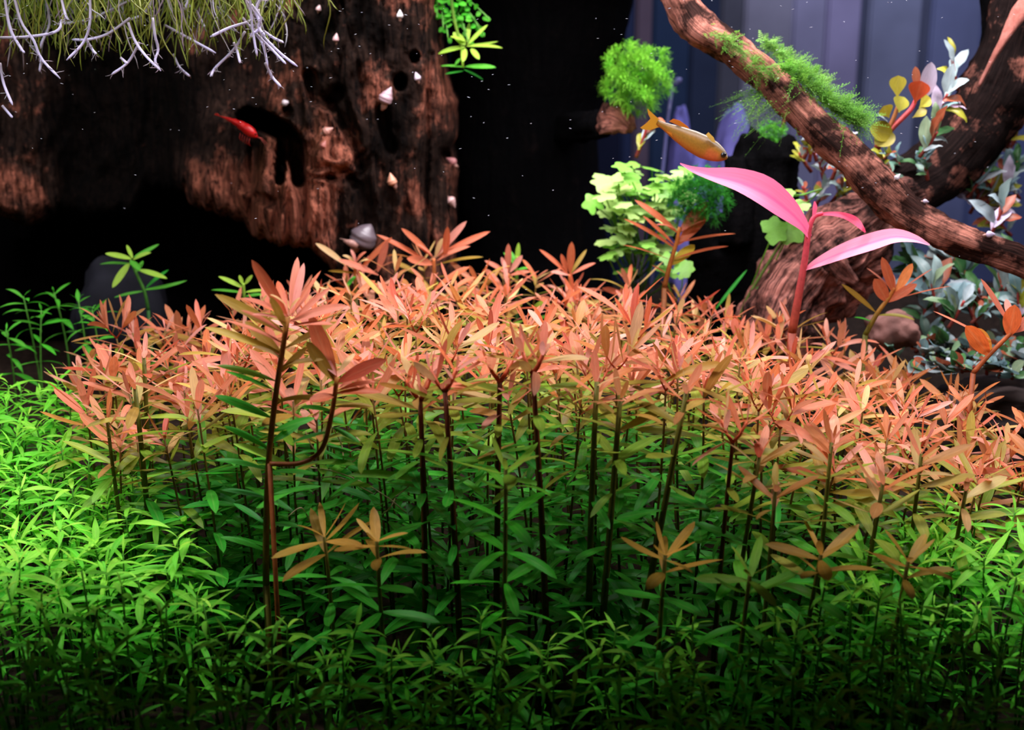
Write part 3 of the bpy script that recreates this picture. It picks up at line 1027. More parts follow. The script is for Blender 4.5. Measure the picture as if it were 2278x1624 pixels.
T0, T1 = lin(56, 60, 20), lin(190, 96, 48)
px_plant('red_stem_plant', 'tall olive and orange stem rising alone at the front of the thicket', [(592, 1300, -.045), (592, 1210, -.045), (597, 1040, -.045), (612, 890, -.045), (640, 705, -.045)], 17, 13, lin(112, 106, 40), lin(190, 126, 56), [
    ((640, 705), (560, 578), .0, 27, -.15, C_ORG, .75), ((648, 700), (714, 602), .015, 12, .1, C_ORG, .3), ((640, 705), (538, 664), -.01, 18, .5, C_SAL, .4), ((645, 715), (772, 680), 0, 26, .35, C_SAL, .6),
    ((638, 700), (618, 625), .02, 20, .2, C_ORG, .7), ((645, 700), (690, 640), .02, 20, .2, C_SAL, .7), ((642, 690), (600, 655), -.005, 9, .8, C_CRM, .3), ((644, 690), (668, 662), 0, 9, .5, C_CRM, .4),
    ((646, 700), (662, 572), .025, 20, .1, C_SAL, .8), ((650, 705), (676, 585), .02, 18, .15, C_PNK, .8), ((640, 708), (575, 625), .012, 16, .2, C_SAL, .6), ((650, 715), (735, 640), .008, 16, .2, C_SAL, .5), ((642, 720), (560, 700), -.012, 12, .6, C_PNK, .3),
    ((648, 725), (742, 722), -.006, 14, .4, C_SAL, .4), ((636, 730), (600, 660), -.01, 20, .3, C_OLV, .7), ((632, 765), (500, 712), -.006, 14, .3, C_SAL, .4), ((630, 800), (560, 770), -.008, 14, .5, C_CRM, .4), ((626, 815), (720, 800), -.006, 15, .4, C_OLV, .5),
    ((636, 742), (478, 655), .005, 26, .25, C_OLV, .7), ((636, 746), (535, 690), -.008, 16, .4, C_SAL, .3), ((640, 745), (786, 690), 0, 12, .2, C_OLV, .15), ((626, 786), (455, 728), 0, 22, .25, C_YEL, .6), ((628, 790), (545, 715), .01, 26, .1, C_OLV, .8),
    ((634, 775), (750, 715), .01, 18, .15, C_OLV, .6), ((622, 800), (592, 720), .02, 22, .1, C_ORG, .7), ((620, 832), (684, 772), .005, 18, .1, C_OLV, .6), ((614, 848), (482, 813), 0, 20, .3, lin(110, 150, 48), .5),
    ((610, 868), (500, 826), -.01, 15, .2, C_GRN, .4), ((608, 842), (560, 800), -.01, 9, .6, C_CRM, .3), ((606, 896), (735, 892), 0, 19, .7, C_OLV, .4), ((604, 930), (478, 880), 0, 24, .25, C_GRN, .6),
    ((604, 962), (700, 930), .01, 20, .3, C_GRN, .6), ((600, 1000), (498, 948), 0, 20, .3, C_GRN, .5), ((602, 985), (672, 938), .01, 20, -.2, C_GRN, .6), ((597, 1046), (478, 1023), 0, 17, .4, C_GRN, .4),
    ((599, 1050), (706, 1056), 0, 18, .4, C_GRN, .4), ((594, 1108), (494, 1090), 0, 17, .3, C_DGR, .4), ((597, 1104), (715, 1082), .01, 16, .3, C_GRN, .4), ((594, 1168), (520, 1120), .015, 16, .3, C_DGR, .5),
    ((597, 1166), (668, 1172), 0, 16, .4, C_GRN, .4), ((592, 1226), (490, 1195), 0, 18, .4, C_GRN, .4), ((596, 1222), (710, 1218), 0, 16, .4, C_GRN, .4), ((592, 1280), (505, 1300), 0, 15, .5, C_DGR, .3), ((594, 1276), (690, 1300), 0, 15, .5, C_DGR, .3)], M_RED)
px_plant('red_stem_plant', 'orange stem with broad twisted leaves bending away from the tall olive stem', [(600, 1032, -.05), (668, 1030, -.05), (715, 1000, -.05), (738, 920, -.05), (750, 840, -.05)], 12, 11, lin(150, 84, 40), lin(186, 120, 54), [
    ((748, 845), (690, 700), .01, 40, -.5, C_ORG, .75), ((748, 850), (682, 760), 0, 30, -.3, C_OLV, .7), ((752, 850), (860, 800), -.01, 34, .3, lin(190, 88, 62), .8), ((755, 862), (830, 818), 0, 20, .2, C_SAL, .5), ((748, 835), (700, 780), .01, 22, .4, C_PNK, .5),
    ((752, 830), (790, 786), .01, 14, .3, C_CRM, .5), ((745, 880), (688, 892), -.01, 26, .2, C_ORG, .6), ((750, 870), (835, 850), 0, 16, .5, C_SAL, .4), ((745, 875), (850, 872), -.005, 20, .3, C_ORG, .5),
    ((740, 915), (670, 905), 0, 16, .3, C_GRN, .4), ((742, 905), (830, 905), 0, 16, .3, C_OLV, .4), ((735, 960), (650, 985), 0, 14, .3, C_GRN, .4), ((738, 950), (800, 985), 0, 16, .2, C_GRN, .5), ((722, 990), (780, 1010), 0, 12, .2, C_GRN, .4)], M_RED)
px_plant('red_stem_plant', 'thin-leaved orange sprig standing before the lobed bright green leaves', [(1478, 640, .33), (1490, 590, .33), (1505, 540, .33), (1512, 505, .33)], 12, 8, lin(140, 80, 36), lin(206, 128, 56), [
    ((1510, 520), (1412, 445), 0, 18, .2, C_ORG, .5), ((1505, 555), (1388, 487), 0, 15, .25, C_ORG, .4), ((1500, 545), (1430, 480), .01, 13, .1, C_ORG, .3), ((1490, 578), (1385, 545), -.005, 10, .2, C_ORG, .2), ((1512, 515), (1576, 448), 0, 26, .1, C_SAL, .7),
    ((1508, 545), (1580, 462), .01, 30, .1, C_ORG, .8), ((1512, 520), (1570, 490), -.01, 10, .4, C_SAL, .2), ((1510, 540), (1636, 520), 0, 14, .2, C_ORG, .25), ((1500, 576), (1620, 548), 0, 14, .25, C_ORG, .25), ((1494, 590), (1545, 545), .01, 26, .0, lin(176, 150, 40), .7),
    ((1508, 512), (1460, 500), -.01, 10, .5, C_SAL, .3), ((1484, 610), (1450, 590), 0, 8, .1, C_ORG, .3)], M_RED)
px_plant('red_stem_plant', 'orange sprig on a slanted green stem in front of the splintered chunk', [(1925, 745, .24), (1950, 700, .24), (1975, 665, .24), (1990, 640, .24)], 12, 8, lin(110, 110, 34), lin(196, 112, 48), [
    ((1990, 655), (1962, 572), 0, 22, .15, C_ORG, .8), ((1993, 652), (2030, 586), 0, 22, .1, lin(232, 140, 80), .8), ((1975, 672), (1945, 620), -.005, 30, .1, C_ORG, .85), ((1976, 672), (2040, 632), -.005, 22, .2, C_ORG, .7), ((1990, 650), (1928, 596), .01, 8, .2, C_SAL, .2),
    ((2005, 645), (2074, 598), 0, 7, .1, C_SAL, .2), ((1985, 668), (2118, 636), 0, 7, .15, C_ORG, .1), ((1947, 694), (1872, 632), 0, 15, .15, lin(150, 120, 40), .6), ((1950, 702), (2035, 712), 0, 12, .6, lin(150, 140, 50), .4), ((1940, 716), (1900, 706), 0, 8, .4, C_GRN, .3),
    ((1992, 640), (1982, 605), .01, 8, .5, C_SAL, .4)], M_RED)
px_plant('red_stem_plant', 'orange sprig with two broad leaves above the round bluish leaves', [(2165, 830, .15), (2200, 790, .15), (2240, 750, .15), (2268, 722, .15)], 12, 9, lin(150, 76, 40), lin(196, 104, 54), [
    ((2200, 790), (2148, 725), -.005, 40, .25, lin(200, 96, 46), .85), ((2205, 785), (2175, 730), .005, 24, .3, lin(216, 140, 56), .6), ((2245, 748), (2258, 678), -.005, 40, .2, lin(206, 100, 54), .85), ((2246, 722), (2182, 620), 0, 13, .1, C_SAL, .6),
    ((2255, 740), (2310, 700), 0, 30, .2, C_SAL, .7), ((2205, 757), (2076, 692), 0, 9, .1, C_SAL, .4), ((2250, 715), (2238, 665), .01, 16, .1, C_PNK, .7)], M_RED)

px_plant('red_stem_plant', 'tall orange sprig with widely spread leaves at the back, right of the round snail', [(968, 650, .36), (966, 610, .36), (965, 575, .36)], 10, 8, lin(150, 96, 46), lin(206, 116, 66), [
    ((962, 572), (893, 508), 0, 15, .25, C_ORG, .6), ((955, 585), (838, 522), 0, 14, .2, C_ORG, .5), ((968, 572), (1038, 492), 0, 17, .2, C_PNK, .7), ((975, 570), (1090, 515), .01, 16, .15, C_ORG, .6), ((990, 572), (996, 504), -.01, 16, .1, C_ORG, .8),
    ((962, 570), (928, 543), -.005, 11, .4, C_SAL, .4), ((972, 580), (1046, 548), -.005, 14, .5, C_SAL, .5), ((970, 590), (1075, 572), 0, 12, .3, C_OLV, .3), ((966, 588), (905, 575), -.005, 22, .2, C_ORG, .7), ((968, 572), (985, 530), 0, 12, .3, C_CRM, .5)], M_RED)
px_plant('red_stem_plant', 'orange sprig with a tuft of curled young leaves just under the round snail', [(792, 660, .35), (790, 620, .35), (791, 585, .35)], 10, 8, lin(120, 110, 44), lin(206, 124, 72), [
    ((770, 590), (702, 541), 0, 15, .25, C_CRM, .6), ((842, 612), (752, 578), -.01, 17, .2, C_SAL, .6), ((800, 600), (872, 528), 0, 15, .1, C_ORG, .6), ((840, 605), (862, 535), -.01, 17, .1, C_SAL, .8), ((791, 585), (762, 568), 0, 9, .9, C_CRM, .4),
    ((792, 585), (815, 560), 0, 9, .9, C_SAL, .4), ((791, 585), (780, 555), 0, 8, .9, C_PNK, .4), ((790, 590), (765, 590), -.004, 9, .9, C_CRM, .3), ((793, 590), (822, 578), -.004, 9, .9, C_CRM, .3), ((788, 608), (730, 603), 0, 11, .2, C_OLV, .4), ((793, 612), (770, 640), -.01, 10, .4, C_GRN, .4)], M_RED)
px_plant('red_stem_plant', 'single salmon spear of leaves rising at the back before the black trunk', [(1268, 660, .365), (1268, 610, .365)], 9, 8, lin(150, 96, 46), lin(206, 116, 66), [
    ((1268, 608), (1272, 538), 0, 18, .1, C_ORG, .8), ((1264, 610), (1200, 555), 0, 12, .2, C_ORG, .5), ((1262, 606), (1248, 565), 0, 12, .1, C_ORG, .6), ((1272, 610), (1325, 585), 0, 12, .3, C_SAL, .5), ((1268, 612), (1305, 555), .01, 10, .1, C_OLV, .5), ((1266, 612), (1225, 605), -.005, 14, .3, C_PNK, .5)], M_RED)
px_plant('red_stem_plant', 'upright salmon leaf pair at the back next to the bright green tip', [(1132, 650, .37), (1130, 608, .37)], 9, 8, lin(150, 96, 46), lin(206, 116, 66), [
    ((1130, 606), (1131, 542), 0, 15, .1, C_SAL, .8), ((1134, 606), (1162, 568), 0, 14, .1, C_PNK, .7), ((1128, 608), (1078, 580), 0, 13, .3, C_SAL, .6), ((1128, 604), (1115, 572), 0, 11, .2, C_PNK, .6), ((1134, 612), (1180, 605), -.005, 14, .3, C_SAL, .5)], M_RED)

# front stems, tip rosettes on single bare stalks
FRONT = [  # (tip px, tip row, Y, foot px at row 1300, fork, tone, label)
    (990, 872, -.05, 1022, True, 0, 'forked reddish stem with two orange heads in the middle of the front edge'),
    (1185, 832, -.05, 1218, True, 0, 'tall dark stem ending in a forked orange head before the black trunk'),
    (935, 892, -.035, 938, True, .05, 'stout stem with a cut reddish top next to the forked reddish stem'),
    (1112, 850, -.035, 1104, True, 0, 'stout stem with a cut reddish top between two forked dark stems'),
    (1380, 880, -.045, 1335, False, .45, 'dark stem topped by pale olive leaves below the lobed green plants'),
    (1528, 868, -.05, 1405, False, .15, 'slanted olive stem with a fan of long salmon leaves'),
    (1328, 850, -.04, 1318, False, .1, 'straight dark stem with short reddish upright leaves below the black trunk edge'),
    (300, 860, .02, 330, False, .05, 'orange stem with one dark red upright leaf near the bright green plants'),
    (238, 930, .02, 300, False, .3, 'olive orange stem leaning out over the bright green plants'),
    (320, 790, .10, 330, False, 0, 'tall salmon stem with upright leaves behind the dark red leaf'),
    (1630, 985, -.05, 1600, True, .05, 'low orange forked stem halfway down the front of the thicket'),
    (1690, 1010, -.055, 1610, False, 0, 'orange stem with a red stalk leaning over the front green leaves'),
    (1850, 985, -.045, 1830, False, .12, 'large orange star of leaves below the pink plant'),
    (1725, 1085, -.07, 1700, False, .45, 'olive star with one dull purple leaf low on the front edge'),
    (1965, 1070, -.05, 1900, False, .2, 'pale orange star over the dark leaves near the bright green corner'),
    (2050, 1010, -.03, 2010, False, .1, 'orange star of leaves near the end of the thicket, over green leaves'),
    (2150, 1085, -.03, 2090, False, .15, 'orange star hanging above the bright green corner plants'),
    (1125, 1225 - 180, -.075, 1110, False, .9, 'lime green star of leaves between the dark front stems'),
    (1826, 1235, -.085, 1800, False, .6, 'yellow brown star of leaves low beside the bright green corner'),
    (1668, 1282, -.095, 1650, False, .85, 'olive green star of leaves low in the dark front centre'),
    (838, 1205, -.075, 860, False, .6, 'olive star of leaves low in front of the white root threads'),
    (722, 1195, -.065, 735, False, .55, 'small yellowish olive star beside the tall olive stem'),
    (1480, 1235, -.08, 1470, False, .65, 'dim olive star low between the slanted stems'),
    (2020, 1250, -.085, 2000, False, .7, 'yellow green star at the border of the bright corner plants')]
for (px, py, Y, fx, fk, tone, lab) in FRONT:
    tp = P(px, py, Y)
    f = P(fx, 1300, Y)
    low = P(fx, 1300, Y)
    d = (tp - low)
    g0 = Vector((low.x - d.x * .15, Y + .008, 0)); g0.z = ground(g0.x, g0.y)
    path = stem_path(g0, tp, rnd, .004)
    gf = 2.6 if tone < .5 else 1.2
    if tone > .8:
        cf = lambda k, q: jit(mixc(lin(150, 180, 60), C_MGR, min(1, k / 3)), .12, q)
    elif tone > .5:
        cf = lambda k, q: jit(mixc(lin(206, 156, 66), C_OLV if k < 3 else C_GRN, min(1, k / 2.5)), .12, q)
    else:
        cf = lambda k, q, g=gf, t_=tone: red_color(k, q, g, t_)
    stem_plant('red_stem_plant', lab, g0, path, rnd, RED, cf, rnd.uniform(.027, .031), .0165, 14, el_top=58 if tone < .5 else 34, el_low=4, per=2 if tone < .5 else 3, topn=3 if tone < .5 else 1, young=.38 if tone < .5 else .75, tipblades=REDS, fork=fk,
               r0=.0023 if py < 900 else .0017, az0=rnd.uniform(-.3, .3), c0=lin(46, 60, 20), c1=lin(110, 50, 26) if fk else lin(112, 108, 36), wide=1.08)

# ------------------------------------------------------------------ the green plants round the thicket
def green_color(k, r):
    q = min(1, k / 5)
    c = mixc(mixc(C_LIM, C_LGR, r.random()), mixc(C_LGR, C_MGR, r.random()), q)
    return jit(c, .12, r)


gpts = []


def scatter(xf, Y0, Y1, ztop, sp):
    Y = Y0
    row = 0
    while Y < Y1:
        a, b = xf(Y)
        x = a + (sp / 2 if row % 2 else 0)
        while x < b:
            gpts.append((x + rnd.uniform(-.35, .35) * sp, Y + rnd.uniform(-.35, .35) * sp, ztop))
            x += sp
        Y += sp * .88
        row += 1


SPC = .0215
ex = lambda px, Y: (px - 1139) * mpp(Y) * 1.02
# beside the thicket, in front of it, and in the far corner
scatter(lambda Y: (ex(-190, Y), ex(interp([(-.24, 420), (-.06, 430), (.03, 330), (.12, 190), (.28, 120)], Y), Y)), -.06, .235, lambda x, y: .100 + .040 * (y + .06) / .33, SPC)
scatter(lambda Y: (ex(-190, Y), ex(2480, Y)), -.215, -.075, lambda x, y: .050 + .03 * (y + .215) / .13 + .028 * sstep(.06, .2, abs(x)), SPC * .95)
scatter(lambda Y: (ex(interp([(-.075, 1880), (0, 2060)], Y), Y), ex(2480, Y)), -.075, .01, lambda x, y: .095 + .02 * (y + .075) / .08, SPC)
print('green plants', len(gpts))
GC = [(90, 'at the hollow side frame edge'), (230, 'near the shaded hollow side'), (460, 'below the tapering end of the thicket'), (700, 'below the tall olive stem'), (940, 'below the low olive star'), (1180, 'below the forked reddish stem'),
      (1420, 'below the dark straight stems'), (1660, 'below the slanted olive stem'), (1900, 'below the yellow brown star'), (2100, 'beside the bright corner'), (2220, 'in the bright corner'), (9999, 'at the frame edge of the bright corner')]
GR = [(880, 'back'), (980, 'second'), (1090, 'third'), (1200, 'fourth'), (1300, 'fifth'), (1390, 'sixth'), (1460, 'seventh'), (1530, 'eighth'), (1590, 'ninth'), (1650, 'tenth'), (99999, 'nearest')]
items = []
for x, y, zt in gpts:
    a, b = proj(Vector((x, y, zt(x, y))))
    if not (-120 < a < 2400 and b < 1715):
        continue
    z = zt(x, y) + rnd.uniform(-.012, .010)
    tp = Vector((x, y, z))
    f = Vector((x + rnd.uniform(-.02, .02), y + rnd.uniform(-.015, .02), 0)); f.z = ground(f.x, f.y) - .002
    path = stem_path(f, tp, rnd, .008)
    near = y < -.07
    o = stem_plant('green_stem_plant', None, f, path, rnd, GRN, green_color, rnd.uniform(.014, .020) if near else rnd.uniform(.022, .030), rnd.uniform(.009, .012), 8,
                   el_top=rnd.uniform(25, 65), el_low=rnd.uniform(-6, 14), topn=2, r0=.0008, c0=lin(20, 60, 16), c1=lin(80, 150, 40), group='green stems round the thicket', young=.5, wide=rnd.uniform(.7, .95))
    a, b = proj(tp)
    items.append((o, (next(i for i, c in enumerate(GC) if a < c[0]), next(i for i, c in enumerate(GR) if b < c[0])), a))
relabel(items, lambda w, key: f"{w} narrow-leaved green plant in the {GR[key[1]][1]} row {GC[key[0]][1]}")

# green stems that stand clear against the dark
G0, G1 = lin(40, 90, 30), lin(96, 160, 60)
LY, LG2 = lin(160, 200, 70), lin(84, 170, 52)
px_plant('green_stem_plant', 'lone lime green sprig standing before the dark hollow', [(330, 690, .36), (322, 650, .36), (305, 612, .36), (290, 578, .36)], 8, 6, G0, G1, [
    ((292, 576), (234, 564), 0, 14, .2, LY, .6), ((288, 585), (250, 640), -.015, 16, .2, LY, .7), ((295, 575), (282, 545), .01, 9, .1, LY, .6), ((298, 572), (354, 543), .01, 12, -.2, LG2, .5), ((296, 578), (336, 562), 0, 13, .5, LY, .5), ((308, 600), (372, 620), -.01, 15, .2, LY, .6),
    ((300, 590), (222, 588), .02, 10, .3, LG2, .4), ((318, 645), (416, 624), 0, 12, -.3, LG2, .4), ((320, 648), (254, 662), 0, 10, .2, LG2, .4), ((305, 605), (318, 580), .02, 10, .1, LG2, .5), ((325, 640), (375, 600), .02, 10, .2, C_DGR, .4), ((290, 580), (312, 602), -.02, 14, .2, LG2, .7)], M_GREEN, wshape=1.0)
px_plant('green_stem_plant', 'pale lime sprig peeping out between thicket and dark hollow', [(545, 700, .33), (543, 655, .33), (541, 630, .33)], 8, 7, G0, LY, [
    ((540, 640), (486, 615), 0, 12, .2, LY, .6), ((540, 632), (532, 612), 0, 9, .1, LY, .6), ((545, 632), (562, 612), 0, 10, .1, LY, .6), ((540, 652), (470, 645), .01, 11, .2, LG2, .4), ((546, 650), (590, 646), 0, 10, .2, LY, .4), ((545, 660), (588, 655), .01, 10, .2, LG2, .4)], M_GREEN, wshape=1.0)
px_plant('green_stem_plant', 'bright green tip poking up behind the thicket before the black trunk', [(1150, 640, .40), (1148, 590, .40), (1150, 570, .40)], 8, 7, G0, LY, [
    ((1150, 585), (1154, 540), 0, 11, .1, LY, .7), ((1148, 590), (1120, 562), 0, 10, .2, LG2, .5), ((1150, 585), (1132, 556), .01, 9, .1, LG2, .5), ((1152, 600), (1180, 596), 0, 9, .3, LG2, .4)], M_GREEN, wshape=1.0)
sp = [('dim green sprig at the shaded edge with a bare pale stalk', 85, 760, 52, 660, .34), ('leafy green sprig beside the lone lime sprig', 168, 740, 174, 668, .33),
      ('drooping green sprig arching before the grey stone', 95, 745, 92, 690, .32), ('dark green sprig half hidden behind the thicket end', 130, 740, 120, 650, .38),
      ('low green sprig at the foot of the grey stone', 230, 740, 205, 690, .30), ('green sprig low against the dark hollow by the frame edge', 10, 800, 14, 735, .32)]
for lab, fx, fy, tx, ty, Y in sp:
    tp = P(tx, ty, Y)
    b = P(fx, fy, Y); b.z = ground(b.x, b.y)
    stem_plant('green_stem_plant', lab, b, stem_path(b, tp, rnd, .012), rnd, GRN, lambda k, r: jit(mixc(LG2, C_MGR, r.random()), .1, r), .024, .014, 6, el_top=50, el_low=-5, topn=2, r0=.001, c0=G0, c1=G1)

# the plant that hangs beside the stump at the top
ep = based('green_stem_plant', 'lime green sprig with spreading leaves hanging beside the stump near the surface', 'plant', 1000, -30, .45)
px_stem(ep, [(1000, -40, .45), (1010, 40, .45), (1025, 100, .45), (1030, 150, .45)], 8, 5, G0, LY)
for base_, tip_, dY, w, bend, col, face in [((1035, 105), (975, 120), 0, 13, .4, LY, .5), ((1038, 103), (1118, 107), 0, 12, .3, LY, .4), ((1035, 100), (1008, 72), 0, 18, .2, LY, .7), ((1040, 100), (1085, 55), 0, 11, .1, LY, .5),
                                            ((1040, 95), (1044, 50), .01, 9, .1, LY, .5), ((1045, 100), (1108, 92), .01, 10, -.3, LY, .4), ((1035, 108), (1030, 138), -.01, 13, .2, LY, .6), ((1048, 108), (1066, 132), -.01, 13, .1, LY, .6),
                                            ((1035, 150), (980, 147), 0, 12, .2, LG2, .3), ((1035, 148), (1103, 150), -.01, 14, .1, LG2, .5), ((1032, 155), (1075, 178), 0, 8, .3, C_DGR, .4), ((1030, 158), (990, 165), 0, 8, .1, C_DGR, .4), ((1025, 130), (1012, 145), 0, 10, .1, LG2, .4),
                                            ((1035, 92), (1002, 82), -.01, 12, .3, LY, .5)]:
    px_leaf(ep, base_, tip_, .45, .45 + dY, w, bend, jit(col, .07), M_GREEN, face, 1.0)
ep = based('round_leaf_plant', 'clump of tiny round green leaves hanging beside the stump top', 'plant', 985, -20, .46)
for a in range(9):
    x0, y0 = 975 + a * 4, -20
    x1, y1 = 972 + a * 15 + rnd.uniform(-6, 6), 40 + (a * 23) % 60
    px_stem(ep, [(x0, y0, .47), ((x0 + x1) / 2, (y0 + y1) / 2 - 6, .46), (x1, y1, .45)], 4, 3, G0, G1)
    for k in range(7):
        q = .25 + k / 8
        bx, by = x0 + (x1 - x0) * q, y0 + (y1 - y0) * q
        an = rnd.uniform(0, 6.28)
        px_leaf(ep, (bx, by), (bx + 14 * math.cos(an), by + 11 * math.sin(an)), .455, .455 + rnd.uniform(-.006, .006), 13, .2, jit(mixc(LG2, C_MGR, rnd.random()), .1), M_GREEN, .6, .9)

# ------------------------------------------------------------------ pink plant
K0, K1 = lin(150, 66, 44), lin(236, 84, 116)
pk = px_plant('pink_plant', 'pink plant with two long blades rising from the thicket before the splintered chunk', [(1762, 740, .20), (1778, 650, .20), (1790, 580, .20), (1800, 510, .20), (1812, 482, .20), (1830, 474, .20)], 20, 7, K0, K1, [], M_PINK)


def ribbon(root, pts, name='leaf', mat=M_PINK, col=(1, 1, 1, 1), face=.7, n=22, fold=.1):
    """a broad blade whose midrib runs through pixels (px, py, Y, width px)"""
    R = catmull([(*P(a, b, Y), w * mpp(Y)) for a, b, Y, w in pts], n)
    V, Fc, U = [], [], []
    for i, q in enumerate(R):
        p = Vector(q[:3])
        T = (Vector(R[min(i + 1, n)][:3]) - Vector(R[max(i - 1, 0)][:3])).normalized()
        view = (CAM - p).normalized()
        z = Vector((0, 0, 1)) * (1 - face) + view * face
        z = (z - T * z.dot(T)).normalized()
        y = z.cross(T)
        w = max(q[3], .0003) / 2
        for k, s in enumerate((-1, -.5, 0, .5, 1)):
            V.append(p + y * s * w + z * (abs(s) * w * fold * 2) - root.location)
            U.append((i / n, .5 + .5 * s))
    for i in range(n):
        for k in range(4):
            a = i * 5 + k
            Fc.append((a, a + 5, a + 6, a + 1))
    m = mesh(name, V, Fc, mat, True, U)
    return link(name, m, root, color=col)


PK = lin(240, 112, 154)
PK2 = lin(244, 138, 166)
ribbon(pk, [(1802, 528, .20, 12), (1785, 500, .195, 34), (1750, 466, .19, 66), (1700, 430, .185, 84), (1640, 404, .18, 66), (1580, 390, .175, 36), (1540, 378, .17, 18), (1513, 364, .165, 4)], col=PK, face=.55)
ribbon(pk, [(1790, 600, .20, 8), (1820, 585, .195, 26), (1880, 560, .19, 44), (1940, 540, .185, 50), (1990, 527, .18, 42), (2035, 532, .175, 22), (2068, 545, .172, 4)], col=PK2, face=.5)
ribbon(pk, [(1812, 482, .20, 7), (1835, 476, .20, 8), (1870, 478, .195, 13), (1900, 490, .195, 18), (1918, 508, .19, 10), (1925, 517, .19, 3)], col=lin(240, 84, 120), face=.7)
ribbon(pk, [(1810, 482, .20, 6), (1813, 462, .20, 10), (1812, 448, .20, 3)], col=lin(240, 96, 130), face=.7)

# ------------------------------------------------------------------ lobed-leaf plants
def lobed_mesh(lobes=7, depth=.14):
    V, U, Fc = [(0, 0, 0)], [(.5, .5)], []
    n = 28
    for k in range(n):
        a = 2 * math.pi * k / n
        rr = (1 + depth * math.cos(lobes * a)) * (1 - .55 * math.exp(-((a - math.pi) / .22) ** 2))
        z = -.12 * rr * rr + .05 * math.sin(3 * a)
        V.append((rr * math.cos(a), rr * math.sin(a), z)); U.append((.5 + .5 * math.cos(a), .5 + .5 * math.sin(a)))
    for k in range(n):
        Fc.append((0, 1 + k, 1 + (k + 1) % n))
    return mesh('lobed_blade', V, Fc, M_LOBED, True, U)


LOB = [lobed_mesh(6, .14), lobed_mesh(5, .18), lobed_mesh(7, .10)]


def lobed_plant(label, base, leaves, col):
    o = based('pennywort', label, 'plant', *base)
    b = P(*base)
    for (px, py, Y, w, tl) in leaves:
        p = P(px, py, Y)
        mid = b.lerp(p, .6) + Vector((rnd.uniform(-.004, .004), .004, -.004))
        pts = [b, b.lerp(mid, .5), mid, p - Vector((0, 0, .001))]
        link('stalk', stem_mesh([q - b for q in pts], .0007, .0006, lin(60, 110, 30), lin(110, 170, 50), 5), o)
        s = w * mpp(Y) / 2
        nrm = (Vector((0, 0, 1)) * (1 - tl) + (CAM - p).normalized() * tl + Vector((rnd.uniform(-.25, .25), rnd.uniform(-.2, .2), 0))).normalized()
        R = nrm.to_track_quat('Z', 'Y').to_matrix().to_4x4() @ Matrix.Rotation(rnd.uniform(0, 6.28), 4, 'Z')
        link('leaf', LOB[rnd.randrange(3)], o, Matrix.Translation(p - b) @ R @ Matrix.Diagonal((s, s, s, 1)), jit(col, .14))
    return o


LB, LB2 = lin(180, 212, 126), lin(126, 184, 74)
patches = [('lobed bright green plant at the crest of the lit clump below the fish', 1450, 400, 18, 90, 36), ('lobed green plant at the trunk side of the lit clump', 1385, 430, 14, 44, 62),
           ('lobed green plant in the heart of the lit clump below the fish', 1430, 460, 18, 76, 52), ('lobed green plant halfway down the lit clump behind the orange sprig', 1415, 520, 16, 70, 44),
           ('lobed green plant at the foot of the lit clump behind the thicket', 1420, 575, 16, 74, 38), ('lobed green plant on the moss side of the lit clump', 1500, 430, 9, 60, 44)]
for lab, cx, cy, n, rx, ry in patches:
    lv = []
    for k in range(n):
        lv.append((cx + rnd.uniform(-1, 1) * rx, cy + rnd.uniform(-1, 1) * ry, .40 + rnd.uniform(-.025, .025), rnd.uniform(30, 56), rnd.uniform(.0, .45)))
    lobed_plant(lab, (cx, cy + ry + 60, .44), lv, LB if rnd.random() < .7 else LB2)
lobed_plant('single lobed green leaf on a long stalk before the black trunk', (1400, 520, .41), [(1320, 452, .40, 46, .75)], lin(128, 196, 76))
lobed_plant('pair of lobed green leaves on a stalk just above the orange sprig foot', (1500, 680, .38), [(1520, 598, .36, 50, .6), (1488, 572, .37, 40, .4)], LB2)
lobed_plant('overlapping lobed green leaves behind the base of the long pink blade', (1650, 690, .36), [(1722, 512, .33, 62, .75), (1760, 508, .335, 70, .7)], LB2)
lobed_plant('pale lobed leaf hanging from a green runner above the pink stem', (1830, 420, .33), [(1772, 462, .33, 60, .5), (1745, 428, .33, 46, .25), (1725, 430, .335, 36, .3)], lin(150, 196, 100))
lp = based('runner', 'thin pale green runner climbing past the lobed leaves towards the black stub', 'plant', 1640, 700, .34)
px_stem(lp, [(1640, 720, .34), (1665, 660, .34), (1700, 600, .34), (1725, 560, .34), (1752, 520, .34)], 8, 5, lin(84, 110, 40), lin(120, 150, 70))
px_stem(lp, [(1690, 690, .33), (1702, 660, .33), (1690, 640, .33)], 5, 4, lin(60, 110, 40), lin(100, 150, 50))
px_leaf(lp, (1672, 655), (1740, 612), .335, .34, 16, .3, C_DGR, M_GREEN, .4, 1.0)
ln = based('runner', 'fine dark green blade crossing the black gap below the dark moss ball', 'plant', 1600, 690, .36)
px_leaf(ln, (1590, 690), (1662, 600), .36, .37, 9, .05, C_DGR, M_GREEN, .4, 1.0)

# ------------------------------------------------------------------ broad-leaved bronze plants on the wood
BL_BLUE, BL_PALE, BL_OLIV, BL_BRN, BL_WHT, BL_GRN = lin(104, 132, 136), lin(150, 166, 168), lin(140, 138, 40), lin(140, 70, 46), lin(206, 190, 214), lin(60, 104, 58)
PAL = {'blue': [BL_BLUE, BL_PALE, lin(110, 132, 100), BL_GRN, lin(112, 128, 128), BL_BRN], 'mix': [BL_PALE, BL_BRN, BL_OLIV, BL_WHT, BL_BLUE], 'brown': [BL_BRN, lin(176, 96, 70), BL_OLIV, BL_PALE], 'olive': [BL_OLIV, BL_OLIV, lin(176, 176, 60), BL_PALE], 'dim': [BL_GRN, lin(90, 120, 104), BL_BLUE]}


